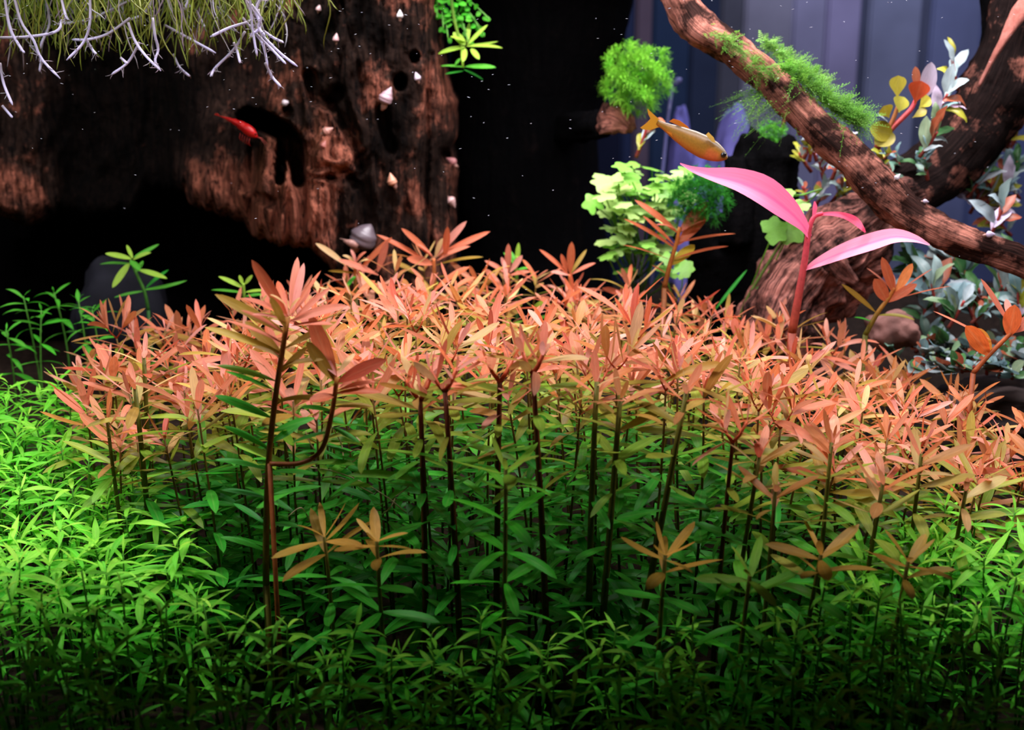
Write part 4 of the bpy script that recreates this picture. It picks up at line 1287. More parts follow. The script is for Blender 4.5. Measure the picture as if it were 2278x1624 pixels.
def bronze(label, px, py, Y, ang, n, lpx, pal, blades=BRD, spread=1.0, stem_px=70):
    o = based('bronze_plant', label, 'plant', px, py, Y)
    a = math.radians(ang)
    ex_, ey = px + math.cos(a) * stem_px, py - math.sin(a) * stem_px
    px_stem(o, [(px, py, Y), ((px + ex_) / 2, (py + ey) / 2 + 3, Y - .003), (ex_, ey, Y - .006)], 9, 6, lin(110, 50, 40), lin(176, 70, 66))
    for k in range(n):
        q = .25 + .75 * k / max(1, n - 1)
        bx, by = px + (ex_ - px) * q, py + (ey - py) * q
        da = a + rnd.uniform(-1.2, 1.2) * spread * (1.15 - .5 * q)
        L = lpx * rnd.uniform(.65, 1.1)
        Yb = Y - .004 + rnd.uniform(-.004, .004)
        bl = blades[rnd.randrange(len(blades))]
        p, tq = P(bx, by, Yb), P(bx + math.cos(da) * L, by - math.sin(da) * L, Yb + rnd.uniform(-.018, .012))
        x = tq - p
        Ln = x.length
        x.normalize()
        z = Vector((0, 0, 1)) * .55 + (CAM - p).normalized() * .45 + Vector((rnd.uniform(-.3, .3), 0, 0))
        z = (z - x * z.dot(x)).normalized()
        y = z.cross(x)
        R = Matrix(((x.x, y.x, z.x), (x.y, y.y, z.y), (x.z, y.z, z.z))).to_4x4()
        link('leaf', bl, o, Matrix.Translation(p - o.location) @ R @ Matrix.Diagonal((Ln, Ln, Ln, 1)), jit(PAL[pal][rnd.randrange(len(PAL[pal]))], .15))
    return o


o = based('bronze_plant', 'bronze plant with notched yellow and red leaves growing on the thick root', 'plant', 1960, 320, .33)
px_stem(o, [(1950, 330, .33), (1985, 285, .33), (2025, 245, .33), (2040, 215, .33)], 15, 8, lin(150, 70, 50), lin(206, 76, 90))
px_stem(o, [(1960, 320, .33), (1985, 270, .33), (1998, 235, .33)], 12, 8, lin(150, 80, 50), lin(150, 100, 50))
for b_, t_, w, bend, c, fc, bl in [((1996, 218), (1998, 168), 36, .1, lin(196, 186, 70), .85, 1), ((2000, 250), (2012, 216), 40, .6, lin(180, 176, 70), .5, 1), ((1978, 262), (1965, 236), 34, .1, lin(160, 140, 40), .8, 1), ((1975, 275), (1955, 258), 34, .5, BL_PALE, .4, 1),
                                    ((2035, 230), (2050, 180), 46, .1, lin(206, 84, 48), .85, 1), ((2040, 190), (2036, 148), 18, -.2, lin(190, 110, 80), .7, 0), ((2060, 215), (2072, 138), 34, .1, BL_WHT, .85, 0), ((2045, 240), (2070, 218), 34, .3, lin(190, 180, 60), .6, 1),
                                    ((1985, 300), (1935, 285), 46, .2, lin(150, 140, 40), .85, 0), ((1990, 300), (1945, 320), 40, .3, lin(140, 130, 40), .8, 0), ((2030, 262), (2062, 245), 26, .3, lin(150, 140, 50), .6, 1)]:
    ox = px_leaf(o, b_, t_, .325, .32, w, bend, jit(c, .06), M_BROAD, fc, 2.2 if bl else 1.0)
for args in [
    ('bronze plant with pale upright leaves leaning against the thick root', 2075, 270, .34, 62, 9, 70, 'mix'), ('bronze plant with two silvery leaves spreading from the root below the red leaf', 2045, 350, .33, 55, 9, 72, 'blue'),
    ('bronze plant with pale tips beside the mossy stub behind the slanting branch', 1800, 360, .38, 80, 10, 42, 'mix'), ('reddish bronze plant in the tangle under the slanting branch', 1850, 400, .37, 70, 10, 40, 'brown'),
    ('small bronze plant in the fork between branch and thick root', 1935, 410, .36, 60, 9, 44, 'brown'), ('bronze plant with white specks growing at the branch bend', 1780, 300, .38, 110, 8, 34, 'mix'),
    ('bronze plant behind the thick root near the frame edge, highest of its cluster', 2240, 330, .44, 75, 9, 66, 'brown'), ('bronze plant with a large lilac leaf beside the root below the frame edge', 2150, 440, .40, 55, 8, 86, 'blue'),
    ('bronze plant with dim green leaves behind the lilac leaf', 2230, 420, .46, 60, 10, 60, 'dim'), ('bronze plant with a brown and white leaf above the end of the branch', 2200, 530, .33, 65, 7, 70, 'mix'),
    ('bronze plant with arching grey leaves under the middle of the branch', 2085, 700, .33, 100, 8, 92, 'blue'), ('bronze plant with arching grey leaves under the end of the branch', 2235, 660, .33, 80, 9, 84, 'blue'),
    ('bronze plant with a bright green curled leaf above the round bluish leaves', 2110, 730, .30, 60, 8, 70, 'blue'), ('bronze plant with small pale leaves on a red stem beside the curled leaf', 2160, 720, .31, 45, 12, 34, 'blue'),
    ('bronze plant with pale leaf tips below the branch behind the pink blade', 2060, 540, .36, 100, 8, 50, 'mix'), ('dim bronze plant under the branch behind the orange sprig', 2060, 640, .36, 120, 8, 62, 'dim'),
    ('bronze plant with dark green leaves beside the brown stone', 2050, 730, .34, 80, 9, 50, 'dim'), ('bronze plant with one reddish leaf under the end of the branch', 2270, 720, .32, 95, 9, 60, 'mix'),
    ('green-leaved bronze plant crossing behind the root near the frame edge', 2260, 250, .46, 100, 8, 60, 'dim'), ('bronze plant with a pale curled tip leaf hanging against the grey wall', 2130, 200, .40, 100, 5, 60, 'olive'),
    ('small white-tipped bronze plant behind the mossy stub', 1740, 290, .47, 80, 6, 34, 'mix')]:
    bronze(*args)
items = []
for cx, cy, rx, ry, n_, Y, lp, pal, key in [(2225, 300, 50, 80, 7, .47, 60, 'brown', 0), (2215, 450, 60, 60, 7, .45, 66, 'mix', 1), (2100, 640, 60, 60, 6, .37, 70, 'blue', 2), (2225, 690, 60, 50, 6, .36, 66, 'blue', 3),
                                           (1860, 400, 70, 40, 9, .39, 38, 'brown', 4), (1820, 330, 36, 30, 5, .40, 34, 'mix', 5), (2060, 770, 60, 16, 5, .32, 44, 'dim', 6), (2010, 380, 60, 30, 5, .37, 40, 'dim', 7)]:
    for q in range(n_):
        x_ = cx + rx * (2 * (q + .5) / n_ - 1) + rnd.uniform(-6, 6)
        o = bronze('x', x_, cy + rnd.uniform(-1, 1) * ry + 30, Y + rnd.uniform(-.02, .02), rnd.uniform(50, 130), rnd.randrange(6, 10), lp * rnd.uniform(.8, 1.2), pal, stem_px=50)
        items.append((o, key, x_))
WHERE = ['behind the thick root near the frame edge', 'behind the crossing of branch and thick root', 'between the branch and the orange sprig', 'under the tail of the slanting branch', 'in the brown tangle under the branch',
         'above the pale runner under the branch bend', 'at the rim of the stone ledge', 'in the fork of branch and thick root']
relabel(items, lambda w, key: f"{w} background bronze plant {WHERE[key]}")
bronze('orange and grey leaf pair growing under the knot of the black trunk', 1415, 350, .42, 70, 4, 44, 'brown', FAN)
# low round-leaved plants: a carpet of separate small crowns
items = []
for i in range(26):
    px = 2060 + (i % 9) * 28 + rnd.uniform(-8, 8)
    rw = i // 9
    py = 765 + rw * 26 + rnd.uniform(-6, 6) + 10 * sstep(2060, 2260, px)
    Y = .31 - rw * .035
    o = bronze('x', px, py + 12, Y, 90, 8, 34, 'blue', RND, 1.5, 16)
    o.name = 'round_leaf_plant'
    items.append((o, rw, px))
relabel(items, lambda w, key: f"{w} low plant with round bluish leaves in the {['back', 'middle', 'front'][key]} row on the stone ledge")

# ------------------------------------------------------------------ moss
def frond(G, o, d, L, nl, ll, c, upv):
    d = d.normalized()
    s = d.cross(upv)
    if s.length < 1e-3:
        s = d.cross(Vector((1, 0, 0)))
    s.normalize()
    u = s.cross(d)
    V, Fc = [], []
    for k in range(nl):
        t_ = (k + .6) / nl
        p = o + d * (L * t_) - Vector((0, 0, 1)) * (L * .25 * t_ * t_)
        sg = 1 if k % 2 else -1
        q = (s * sg + d * .8 + u * rnd.uniform(-.5, .5)).normalized()
        l = ll * (1.05 - .7 * t_)
        n_ = q.cross(u + s * .2).normalized()
        b = len(V)
        V += [p, p + q * l * .5 + n_ * l * .2, p + q * l, p + q * l * .5 - n_ * l * .2]
        Fc.append((b, b + 1, b + 2, b + 3))
    # the thread
    b = len(V)
    w = ll * .06
    tip = o + d * L - Vector((0, 0, 1)) * L * .25
    V += [o - s * w, o + s * w, tip + s * w * .4, tip - s * w * .4]
    Fc.append((b, b + 1, b + 2, b + 3))
    G.add(V, Fc, None, c)


def moss_ball(label, px, py, Y, rx, ry, n, c, ll=.0017, name='moss_ball'):
    ctr = P(px, py, Y)
    s = mpp(Y)
    G = Geo()
    lumps = 80
    for q in range(lumps):
        z = 1 - 2 * (q + .5) / lumps
        th = q * 2.39996
        d = Vector((math.sqrt(1 - z * z) * math.cos(th), math.sqrt(1 - z * z) * math.sin(th), z))
        rr = rnd.uniform(.66, .86) if q % 2 else rnd.uniform(.3, .6)
        lc = ctr + Vector((d.x * rx * s, d.y * rx * s * .8, d.z * ry * s)) * rr
        cl = jit(c, .16)
        for i in range(n // lumps):
            e = Vector((rnd.gauss(0, 1), rnd.gauss(0, 1), rnd.gauss(0, 1))).normalized()
            e = (e + d * .7 + Vector((0, 0, .35))).normalized()
            o_ = lc + e * rx * s * rnd.uniform(.02, .22)
            w = e + Vector((rnd.gauss(0, .7), rnd.gauss(0, .7), rnd.gauss(0, .5)))
            frond(G, o_, w, rx * s * rnd.uniform(.10, .2), 7, ll * rnd.uniform(.7, 1.2), jit(cl, .15), Vector((0, 0, 1)))
    o = G.build(name, M_MOSS, None, True, ctr)
    o.location = ctr
    return tag(o, label, 'moss', kind='stuff')


MG, MD, ML = lin(96, 176, 44), lin(44, 124, 36), lin(130, 190, 70)
moss_ball('large bright green moss ball growing on the knot of the black trunk', 1417, 172, .44, 82, 80, 8800, lin(126, 192, 60))
moss_ball('dark green moss ball behind the orange sprig and the long pink blade', 1560, 438, .335, 80, 64, 5600, MD)
moss_ball('small green moss tuft on the jagged top of the black stub', 1718, 300, .44, 38, 32, 1300, lin(84, 160, 50))


def branch_moss(label, path, n, c, L0, L1, side, ll=.0032):
    G = Geo()
    R = catmull([tuple(P(a, b, Y)) for a, b, Y in path], 40)
    o0 = Vector(R[0])
    for i in range(n):
        q = Vector(R[rnd.randrange(41)]) + Vector((rnd.gauss(0, .002), rnd.gauss(0, .003), rnd.gauss(0, .002)))
        d = Vector((side[0] + rnd.gauss(0, .45), side[1] + rnd.gauss(0, .5), side[2] + rnd.gauss(0, .35)))
        frond(G, q, d, rnd.uniform(L0, L1), rnd.randrange(9, 16), ll * rnd.uniform(.8, 1.3), jit(c, .2), Vector((0, -.4, 1)))
    o = G.build('branch_moss', M_MOSS, None, True, o0)
    o.location = o0
    return tag(o, label, 'moss', kind='stuff')


branch_moss('spreading green moss hanging along the upper half of the slanting branch', [(1735, 150, .265), (1780, 180, .255), (1830, 225, .245), (1870, 255, .24), (1900, 270, .235)], 560, lin(100, 152, 56), .012, .026, (.55, -.3, .35))
branch_moss('thin green moss threads wrapped round the top of the slanting branch', [(1570, 72, .285), (1620, 90, .28), (1660, 120, .272), (1690, 160, .265), (1720, 150, .262)], 150, lin(92, 134, 50), .006, .013, (.3, -.6, .0), .0026)
branch_moss('green moss fringe along the upper edge of the slanting branch', [(1690, 95, .28), (1730, 125, .275), (1780, 150, .265), (1830, 190, .26)], 170, lin(108, 152, 66), .007, .015, (.4, -.2, .6), .0026)
branch_moss('feathery green moss drooping below the slanting branch against the grey wall', [(1720, 205, .29), (1700, 195, .29), (1740, 225, .285), (1760, 240, .28)], 90, lin(92, 140, 50), .022, .042, (-1, -.1, -.25), .003)
branch_moss('fine trailing moss at the lower end of the moss mat', [(1890, 255, .24), (1910, 265, .24), (1925, 262, .24)], 40, lin(110, 160, 60), .008, .018, (.7, -.1, -.6), .002)

# ------------------------------------------------------------------ floating plants and their hanging roots
def strand(G, p, d, L, w, n, wander, c):
    pts, rad = [], []
    d = d.normalized()
    q = p.copy()
    for i in range(n + 1):
        pts.append(q.copy())
        rad.append(w * (1 - .25 * i / n) if i < n else w * .3)
        d = (d + Vector((rnd.gauss(0, wander), rnd.gauss(0, wander), rnd.gauss(0, wander * .6))) + Vector((0, 0, -.03))).normalized()
        q = q + d * (L / n)
    V, Fc, U = tube(pts, rad, 5)
    G.add(V, Fc, U, c)
    return pts


M_PAD = leaf_mat('floating_leaf', trans=.3, rib=0.0)
PAD = mesh('pad', *[x if i != 1 else x for i, x in enumerate(([(0, 0, 0)] + [(math.cos(2 * math.pi * k / 16) * (1.15 if k % 2 else 1.1), math.sin(2 * math.pi * k / 16), .1 * math.sin(4 * math.pi * k / 16) + .06) for k in range(16)], [(0, 1 + k, 1 + (k + 1) % 16) for k in range(16)]))], M_PAD, True,
           [(.5, .5)] + [(.5 + .5 * math.cos(2 * math.pi * k / 16), .5 + .5 * math.sin(2 * math.pi * k / 16)) for k in range(16)])
RW, RV, RG, RY = lin(214, 208, 240), lin(150, 140, 150), lin(140, 150, 66), lin(118, 128, 40)
FL = [(20, .24, 'floating plant whose long white roots hang at the frame edge'), (110, .30, 'floating plant with olive roots near the frame edge'), (180, .22, 'floating plant with thin white root tips over the dark hollow'),
      (255, .28, 'floating plant with crossing pale roots above the hollow'), (340, .23, 'floating plant with forked white root tips above the hollow'), (420, .30, 'floating plant with yellow green roots above the shrimp'),
      (500, .25, 'floating plant with short green roots beside the stump'), (585, .27, 'floating plant whose white roots fan out over the stump')]
ROOTS = [  # root paths the photograph shows: (plant, [(px, py)...])
    (0, [(8, -20), (22, 60), (45, 105), (55, 118)]), (0, [(0, 140), (8, 185), (28, 234)]), (0, [(30, -10), (48, 50), (75, 90), (92, 130), (134, 175)]), (0, [(5, 235), (28, 262)]), (0, [(-5, 84), (60, 82), (125, 70), (140, 40)]),
    (1, [(100, -15), (110, 50), (95, 90), (88, 110)]), (2, [(135, -10), (145, 30), (152, 45)]), (2, [(200, -20), (200, 50), (185, 95), (148, 134)]), (2, [(190, 85), (205, 110), (214, 120)]), (3, [(290, 0), (240, 25), (190, 45), (120, 55)]),
    (3, [(345, -10), (320, 30), (285, 45)]), (3, [(290, 40), (240, 75), (195, 88), (160, 88)]), (4, [(285, 50), (300, 90), (325, 125), (358, 158)]), (4, [(340, 40), (345, 80), (352, 110), (345, 135), (356, 156)]), (4, [(310, 95), (285, 138), (248, 166)]),
    (4, [(268, 128), (284, 142)]), (5, [(430, -20), (415, 10), (410, 22)]), (5, [(435, 20), (450, 50), (455, 60)]), (5, [(365, 55), (420, 85), (480, 118)]), (5, [(385, 120), (400, 150), (422, 170)]), (6, [(550, 50), (510, 62), (468, 82)]),
    (7, [(545, 70), (520, 110), (480, 150), (468, 170)]), (7, [(555, -15), (560, 50), (565, 85), (572, 125)]), (7, [(575, 20), (580, 70), (620, 115), (662, 148)]), (7, [(570, 75), (605, 110), (636, 142)]), (7, [(585, 68), (610, 85), (630, 94)]),
    (7, [(590, 140), (605, 170), (625, 193)]), (7, [(560, 10), (580, 40), (575, 60), (590, 80)]), (7, [(540, 40), (565, 70), (585, 100), (596, 150)]), (7, [(585, -10), (570, 20), (578, 60), (556, 80)]), (7, [(520, 95), (528, 115), (534, 140)]), (1, [(66, 100), (90, 128), (88, 160)])]
for i, (px, Y, lab) in enumerate(FL):
    o = based('floating_plant', lab, 'plant', px, -60, Y)
    c = o.location.copy()
    for k in range(4):
        a = .35 + k * .8 + rnd.random()
        s = rnd.uniform(.022, .034)
        link('leaf', PAD, o, Matrix.Translation((math.cos(a) * s * 1.1, .03 + math.sin(a) * s * 1.1, .012)) @ Matrix.Rotation(a, 4, 'Z') @ Matrix.Diagonal((s, s, s * .6, 1)), jit(LG2, .15))
    for q, pts in ROOTS:
        if q == i:
            Yr = Y - rnd.uniform(.03, .07)
            R = catmull([tuple(P(a, b, Yr + rnd.uniform(-.004, .004))) for a, b in pts], 14)
            V, Fc, U = tube([Vector(w) - c for w in R], [.00095 * (1 if j < 14 else .4) * (1 + .12 * noise.noise(Vector(w) * 200)) for j, w in enumerate(R)], 6)
            m = mesh('root', V, Fc, M_ROOT, True, U)
            whit = 1.0
            vcol(m, [mixc(RV, RW, u[0] * 1.6) for u in U])
            link('root', m, o)
            if len(pts) > 2:
                # its short side rootlets
                G = Geo()
                for _ in range(9):
                    w = Vector(R[rnd.randrange(2, 14)])
                    strand(G, w, Vector((rnd.uniform(-1, 1), rnd.uniform(-1, 1), rnd.uniform(-1, .2))), rnd.uniform(.003, .008), .0003, 4, .3, jit(RV, .2))
                g_ = G.build('rootlets', M_ROOT, o, True, c)
                g_['kind'] = 'stuff'
    G = Geo()
    for k in range(70):
        pp = P(px + rnd.gauss(0, 62), rnd.uniform(-50, -10), Y + rnd.uniform(-.03, .05))
        t_ = rnd.random()
        strand(G, pp, Vector((rnd.gauss(0, .35), rnd.gauss(0, .3), -1)), rnd.uniform(.02, .058) * (1.0 if i < 7 else .8), rnd.uniform(.0003, .0007), 9, .16, jit(mixc(RG, RY, t_) if rnd.random() < .75 else RV, .25))
    g_ = G.build('fine_roots', M_ROOT, o, True, c)
    g_['kind'] = 'stuff'

# ------------------------------------------------------------------ snails, shrimp, fish
def spiral_shell(prof, whorls):
    """ovoid shell along +Z (apex up), unit height, with a spiral suture"""
    n, m = 26, 20
    V, Fc, U = [], [], []
    for i in range(n + 1):
        h = i / n
        for j in range(m):
            th = 2 * math.pi * j / m
            ph = whorls * (1 - (1 - h) ** .8) - j / m
            R = interp(prof, h) * (1 + .10 * abs(math.sin(math.pi * ph)) - .05)
            V.append((R * math.cos(th), R * math.sin(th), h))
            U.append((h, j / m))
    for i in range(n):
        for j in range(m):
            j2 = (j + 1) % m
            Fc.append((i * m + j, i * m + j2, (i + 1) * m + j2, (i + 1) * m + j))
    return V, Fc, U


M_SHELL = simple_mat('shell', None, .35, .5, attr='object', nscale=900, namp=.3)
TUR = [(0, .02), (.04, .16), (.18, .33), (.34, .36), (.5, .30), (.7, .19), (.86, .10), (1, .01)]
GLO = [(0, .02), (.05, .26), (.22, .45), (.45, .49), (.66, .40), (.82, .24), (.93, .12), (1, .01)]
SH = mesh('shell', *spiral_shell(TUR, 4.5)[:2], M_SHELL, True, spiral_shell(TUR, 4.5)[2])
SHR = mesh('round_shell', *spiral_shell(GLO, 3)[:2], M_SHELL, True, spiral_shell(GLO, 3)[2])
FOOTM = simple_mat('snail_body', lin(150, 110, 100), .5, .4, nscale=400, namp=.3)


def hit(px, py):
    best = None
    for k, b in BVH.items():
        loc, nrm, idx, dist = b.ray_cast(CAM, ray(px, py))
        if loc is not None and (best is None or dist < best[2]):
            best = (loc, nrm, dist)
    return best


def snail(label, px, py, size, ang, col, rnd_shell=False):
    h = hit(px, py)
    if h is None:
        return
    loc, nrm, _ = h
    if nrm.dot(CAM - loc) < 0:
        nrm = -nrm
    s = size * (loc.y - CAM.y) / F
    o = thing('snail', label, 'snail', loc)
    R = Matrix.Rotation(math.radians(ang), 4, 'Y') @ Matrix.Rotation(rnd.uniform(0, 6), 4, 'Z')
    off = nrm * (s * .22)
    a = math.radians(ang)
    back = Vector((math.sin(a), 0, math.cos(a))) * (-s * .38)
    link('shell', SHR if rnd_shell else SH, o, Matrix.Translation(off + back) @ R @ Matrix.Diagonal((s, s, s, 1)), jit(tuple(q * .62 for q in col), .1))
    # the foot that holds the wood
    G = Geo()
    f0 = off * .25 + back * .7
    V, Fc, U = tube([f0 - back * .9, f0 - back * .3, f0 + back * .5, f0 + back * 1.1], [s * .05, s * .17, s * .17, s * .05], 8)
    G.add(V, Fc, U)
    G.build('foot', FOOTM, o)
    return o


SC = lin(180, 140, 142)
for args in [('tiny pale snail at the very top of the stump near the roots', 711, 17, 17, 20, SC), ('tiny white snail high on the stump below the frame top', 890, 36, 19, 0, lin(236, 220, 226)), ('small pinkish snail on the upper stump above the dark recess', 751, 88, 20, 10, SC),
             ('small pale snail beside the round holes of the stump', 927, 174, 20, -20, lin(220, 200, 215)), ('large pointed pinkish snail below the round holes of the stump', 863, 220, 42, 28, lin(196, 160, 170)), ('white snail on the spur above the hook-shaped hollow', 638, 230, 20, 80, lin(236, 222, 226)),
             ('pinkish snail lying sideways on the knot of the stump', 727, 294, 26, 65, lin(224, 160, 148)), ('small pink snail below the sideways snail on the knot', 718, 326, 20, 30, lin(200, 120, 106)), ('small grey snail in the hook-shaped hollow', 632, 376, 18, -10, lin(170, 164, 170)),
             ('amber and white snail in the middle of the lower stump', 877, 401, 30, -12, lin(226, 160, 130)), ('pinkish snail low on the edge of the stump', 998, 448, 28, 150, lin(214, 166, 164)), ('dull pink snail at the notch on the edge of the stump', 1003, 364, 26, -60, lin(190, 120, 120)),
             ('white snail on the slanting branch near the fork', 1994, 396, 17, 40, lin(236, 226, 236)), ('small pale snail where branch and thick root cross', 2056, 450, 14, 100, lin(220, 200, 220)), ('pale violet snail on the lower end of the slanting branch', 2200, 524, 22, 90, lin(206, 190, 222))]:
    snail(*args)
big = snail('large round silvery snail with its body out at the foot of the stump', 800, 530, 62, 30, lin(112, 100, 106), True)
if big:
    c = big.location.copy()
    q0, q1, q2 = P(795, 545, c.y - .012), P(778, 540, c.y - .014), P(764, 535, c.y - .014)
    V, Fc, U = tube([q0 - c, q1 - c, q2 - c], [.0042, .003, .0008], 10)
    link('head', mesh('head', V, Fc, FOOTM, True, U), big)
    for dz in (0, .0014):
        V, Fc, U = tube([q1 - c + Vector((0, 0, .002)), q2 - c + Vector((-.003, -.002 + dz, .002))], [.0004, .00015], 5)
        link('tentacle', mesh('tentacle', V, Fc, FOOTM, True, U), big)

# shrimp
SHM = simple_mat('shrimp', None, .35, .5, attr='Col', nscale=500, namp=.15, trans=.2)
ca, cb_ = P(486, 257, .40), P(572, 305, .40)
sh = thing('shrimp', 'small red shrimp swimming head down before the stump', 'shrimp', ca.lerp(cb_, .5))
c = sh.location.copy()
ax = (cb_ - ca)
up = Vector((0, 0, 1)); up = (up - ax.normalized() * up.dot(ax.normalized())).normalized()
n = 30
prof = [(0, .02), (.08, .10), (.25, .34), (.45, .62), (.6, .86), (.72, 1.0), (.85, .92), (.94, .55), (1, .22)]
pts, rads, cols = [], [], []
for i in range(n + 1):
    t_ = i / n
    pts.append(ca + ax * t_ + up * .0022 * math.sin(math.pi * t_) - c)
    seg = 1 + (.06 * (1 if int(t_ * 14) % 2 else -1) if t_ < .65 else 0)
    rads.append(interp(prof, t_) * .0046 * seg)
V, Fc, U = tube(pts, rads, 14)
m = mesh('body', V, Fc, SHM, True, U)
vcol(m, [mixc(lin(206, 24, 28), lin(240, 90, 40), (1 if abs(u[1] - .5) < .1 else 0) * .8) for u in U])
link('body', m, sh)
for k in range(5):
    a0 = ca + ax * (.62 + .06 * k) - c - up * .004
    V, Fc, U = tube([a0, a0 - up * .004 + ax * .03, a0 - up * .006 + ax * .09], [.0004, .0003, .00015], 5)
    m = mesh('leg', V, Fc, SHM, True, U); vcol(m, [lin(196, 50, 46)] * len(V)); link('leg', m, sh)
for k in (-1, 1):
    a0 = cb_ - c
    V, Fc, U = tube([a0, a0 + ax * .10 + Vector((0, k * .002, .001)), a0 + ax * .17 + Vector((.002, k * .005, -.003))], [.0003, .0002, .0001], 5)
    m = mesh('antenna', V, Fc, SHM, True, U); vcol(m, [lin(210, 90, 80)] * len(V)); link('antenna', m, sh)
    bm = bmesh.new(); bmesh.ops.create_icosphere(bm, subdivisions=2, radius=.0009)
    m = bpy.data.meshes.new('eye'); bm.to_mesh(m); bm.free(); m.materials.append(simple_mat('eye_black', lin(10, 8, 8), .2, .5) if k < 0 else bpy.data.materials['eye_black'])
    e = link('eye', m, sh); e.location = cb_ - ax * .05 - c + up * .002 + Vector((0, k * .0025, 0))
V, Fc, U = leaf_shape(.5, .1, .1, 0, 6, 1.6, .5)
for k in (-.5, 0, .5):
    x = (-ax.normalized() + Vector((0, k, k * .3))).normalized(); z = (up - x * up.dot(x)).normalized(); y = z.cross(x)
    R = Matrix(((x.x, y.x, z.x), (x.y, y.y, z.y), (x.z, y.z, z.z))).to_4x4()
    m = mesh('tail_fan', V, Fc, SHM, True, U); vcol(m, [lin(214, 50, 40)] * len(V))
    link('tail_fan', m, sh, Matrix.Translation(ca - c + ax * .03) @ R @ Matrix.Diagonal((.005, .005, .005, 1)))

# fish
FM = simple_mat('fish_skin', None, .35, .4, attr='Col', nscale=700, namp=.12)
FIN = simple_mat('fish_fin', None, .4, .3, attr='Col', trans=.5)
YF = .20
fa, fb = P(1462, 272, YF + .01), P(1618, 352, YF - .01)
fi = thing('fish', 'yellow orange fish gliding down before the grey wall above the lobed leaves', 'fish', fa.lerp(fb, .5))
c = fi.location.copy()
ax = fb - fa
L = ax.length
xx = ax.normalized()
up = Vector((0, 0, 1)); up = (up - xx * up.dot(xx)).normalized()
sd = xx.cross(up)
hp = [(0, .030), (.12, .045), (.3, .085), (.5, .118), (.68, .130), (.82, .112), (.92, .078), (.98, .04), (1, .012)]
n, m_ = 32, 18
V, Fc, CC = [], [], []
for i in range(n + 1):
    t_ = i / n
    h = interp(hp, t_) * L * 1.05
    w = h * .48
    for j in range(m_):
        a = 2 * math.pi * j / m_
        V.append(fa + ax * t_ + up * (math.sin(a) * h - .02 * L * (1 if math.sin(a) < 0 else 0) * math.sin(math.pi * t_)) + sd * math.cos(a) * w - c)
        s_ = math.sin(a)
        col = mixc(lin(140, 98, 30), lin(104, 90, 70), sstep(.45, .9, s_))
        col = mixc(col, lin(160, 84, 30), sstep(0, .9, -s_))
        col = mixc(col, lin(110, 90, 40), (1 - sstep(.04, .12, abs(s_ - .05))) * .5 * (1 - t_))
        col = mixc(col, lin(186, 84, 50), .7 * (1 - sstep(.05, .12, abs(t_ - .82))) * (1 - sstep(-.2, .5, s_)))
        CC.append(col)
for i in range(n):
    for j in range(m_):
        j2 = (j + 1) % m_
        Fc.append((i * m_ + j, i * m_ + j2, (i + 1) * m_ + j2, (i + 1) * m_ + j))
Fc.append(tuple(range(m_))); Fc.append(tuple(range(n * m_ + m_ - 1, n * m_ - 1, -1)))
m = mesh('body', V, Fc, FM); vcol(m, CC); link('body', m, fi)


def fin(name, pxs, Y, col, dy=.0):
    """a thin fin membrane whose outline runs through these pixels, given a slight thickness"""
    V, U = [], []
    N_ = len(pxs)
    for s in (-.00025, .00025):
        for (a, b) in pxs:
            V.append(P(a, b, Y + dy + s) - c)
    Fc = [tuple(range(N_ - 1, -1, -1)), tuple(range(N_, 2 * N_))] + [(i, (i + 1) % N_, N_ + (i + 1) % N_, N_ + i) for i in range(N_)]
    m = mesh(name, V, Fc, FIN, False)
    vcol(m, [col] * len(V))
    return link(name, m, fi)


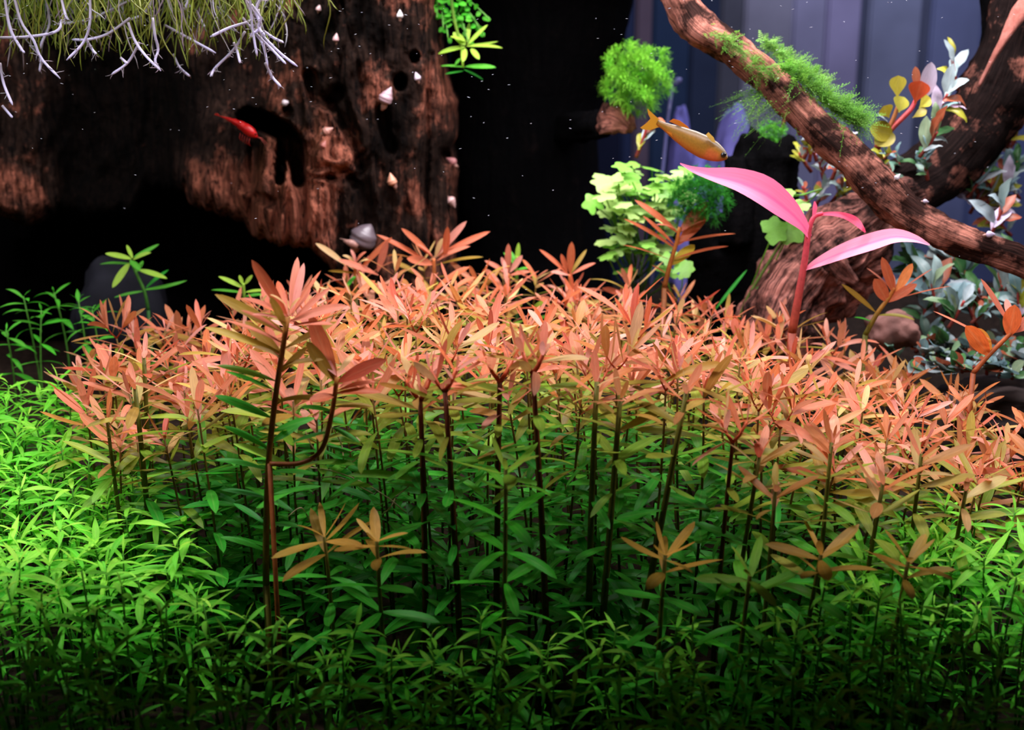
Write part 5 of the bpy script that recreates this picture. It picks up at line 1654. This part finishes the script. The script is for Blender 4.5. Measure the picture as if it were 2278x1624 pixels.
fin('tail_fin', [(1470, 268), (1458, 258), (1446, 247), (1440, 241), (1442, 254), (1447, 264), (1438, 274), (1424, 284), (1430, 288), (1446, 290), (1462, 284), (1474, 282)], YF + .01, lin(196, 150, 50))
fin('dorsal_fin', [(1488, 270), (1498, 264), (1512, 268), (1530, 281), (1535, 288), (1515, 282)], YF + .004, lin(190, 120, 40))
fin('anal_fin', [(1482, 292), (1500, 308), (1524, 326), (1540, 330), (1530, 318), (1508, 300)], YF + .004, lin(206, 130, 40))
fin('pectoral_fin', [(1570, 300), (1576, 294), (1588, 306), (1592, 318), (1584, 316)], YF - .012, lin(200, 170, 90))
bm = bmesh.new(); bmesh.ops.create_icosphere(bm, subdivisions=2, radius=.0021)
m = bpy.data.meshes.new('eye'); bm.to_mesh(m); bm.free(); m.materials.append(bpy.data.materials['eye_black'])
e = link('eye', m, fi); e.location = fa + ax * .93 - sd * (.0006 if sd.y > 0 else -.0006) + up * .001 - c - Vector((0, .0032, 0))

# ------------------------------------------------------------------ pale root threads in the dark, and specks drifting in the water
wt = based('root_threads', 'tangle of thin white root threads among the stems beside the tall olive stem', 'roots', 790, 1010, .02)
G = Geo()
for pts in [[(690, 1040), (740, 1048), (800, 1070), (860, 1105), (905, 1142)], [(775, 960), (800, 980), (808, 1005), (770, 1040)], [(780, 1005), (795, 1000), (815, 1004)], [(850, 1145), (868, 1130), (878, 1110)], [(880, 1105), (900, 1090), (912, 1078)],
            [(680, 960), (690, 985), (700, 1000)], [(740, 950), (760, 990), (765, 1030)], [(640, 1150), (670, 1130), (690, 1160)], [(705, 1062), (760, 1064), (830, 1098)]]:
    R = catmull([tuple(P(a, b, .0 + rnd.uniform(-.02, .0))) for a, b in pts], 14)
    V, Fc, U = tube([Vector(w) for w in R], [.0004] * 15, 5)
    G.add(V, Fc, U, lin(206, 186, 150))
G.build('thread', M_ROOT, wt, True, wt.location.copy())
G = Geo()
for k in range(170):
    px, py = rnd.uniform(0, 2278), abs(rnd.gauss(0, 270))
    Y = rnd.uniform(.05, .30)
    p = P(px, py, Y)
    d = Vector((rnd.uniform(.6, 1), 0, rnd.uniform(-.3, .3))) * rnd.uniform(.0004, .0012)
    V, Fc, U = tube([p - d, p, p + d], [.00003, .00016, .00003], 4)
    G.add(V, Fc, U, lin(200, 200, 214))
tag(G.build('drifting_specks', M_ROOT), 'fine pale specks drifting in the water before the dark wood', 'specks', kind='stuff')
from collections import Counter
print('objects', len(bpy.data.objects), Counter(o.name.split('.')[0] for o in bpy.data.objects if o.parent is None).most_common(12))
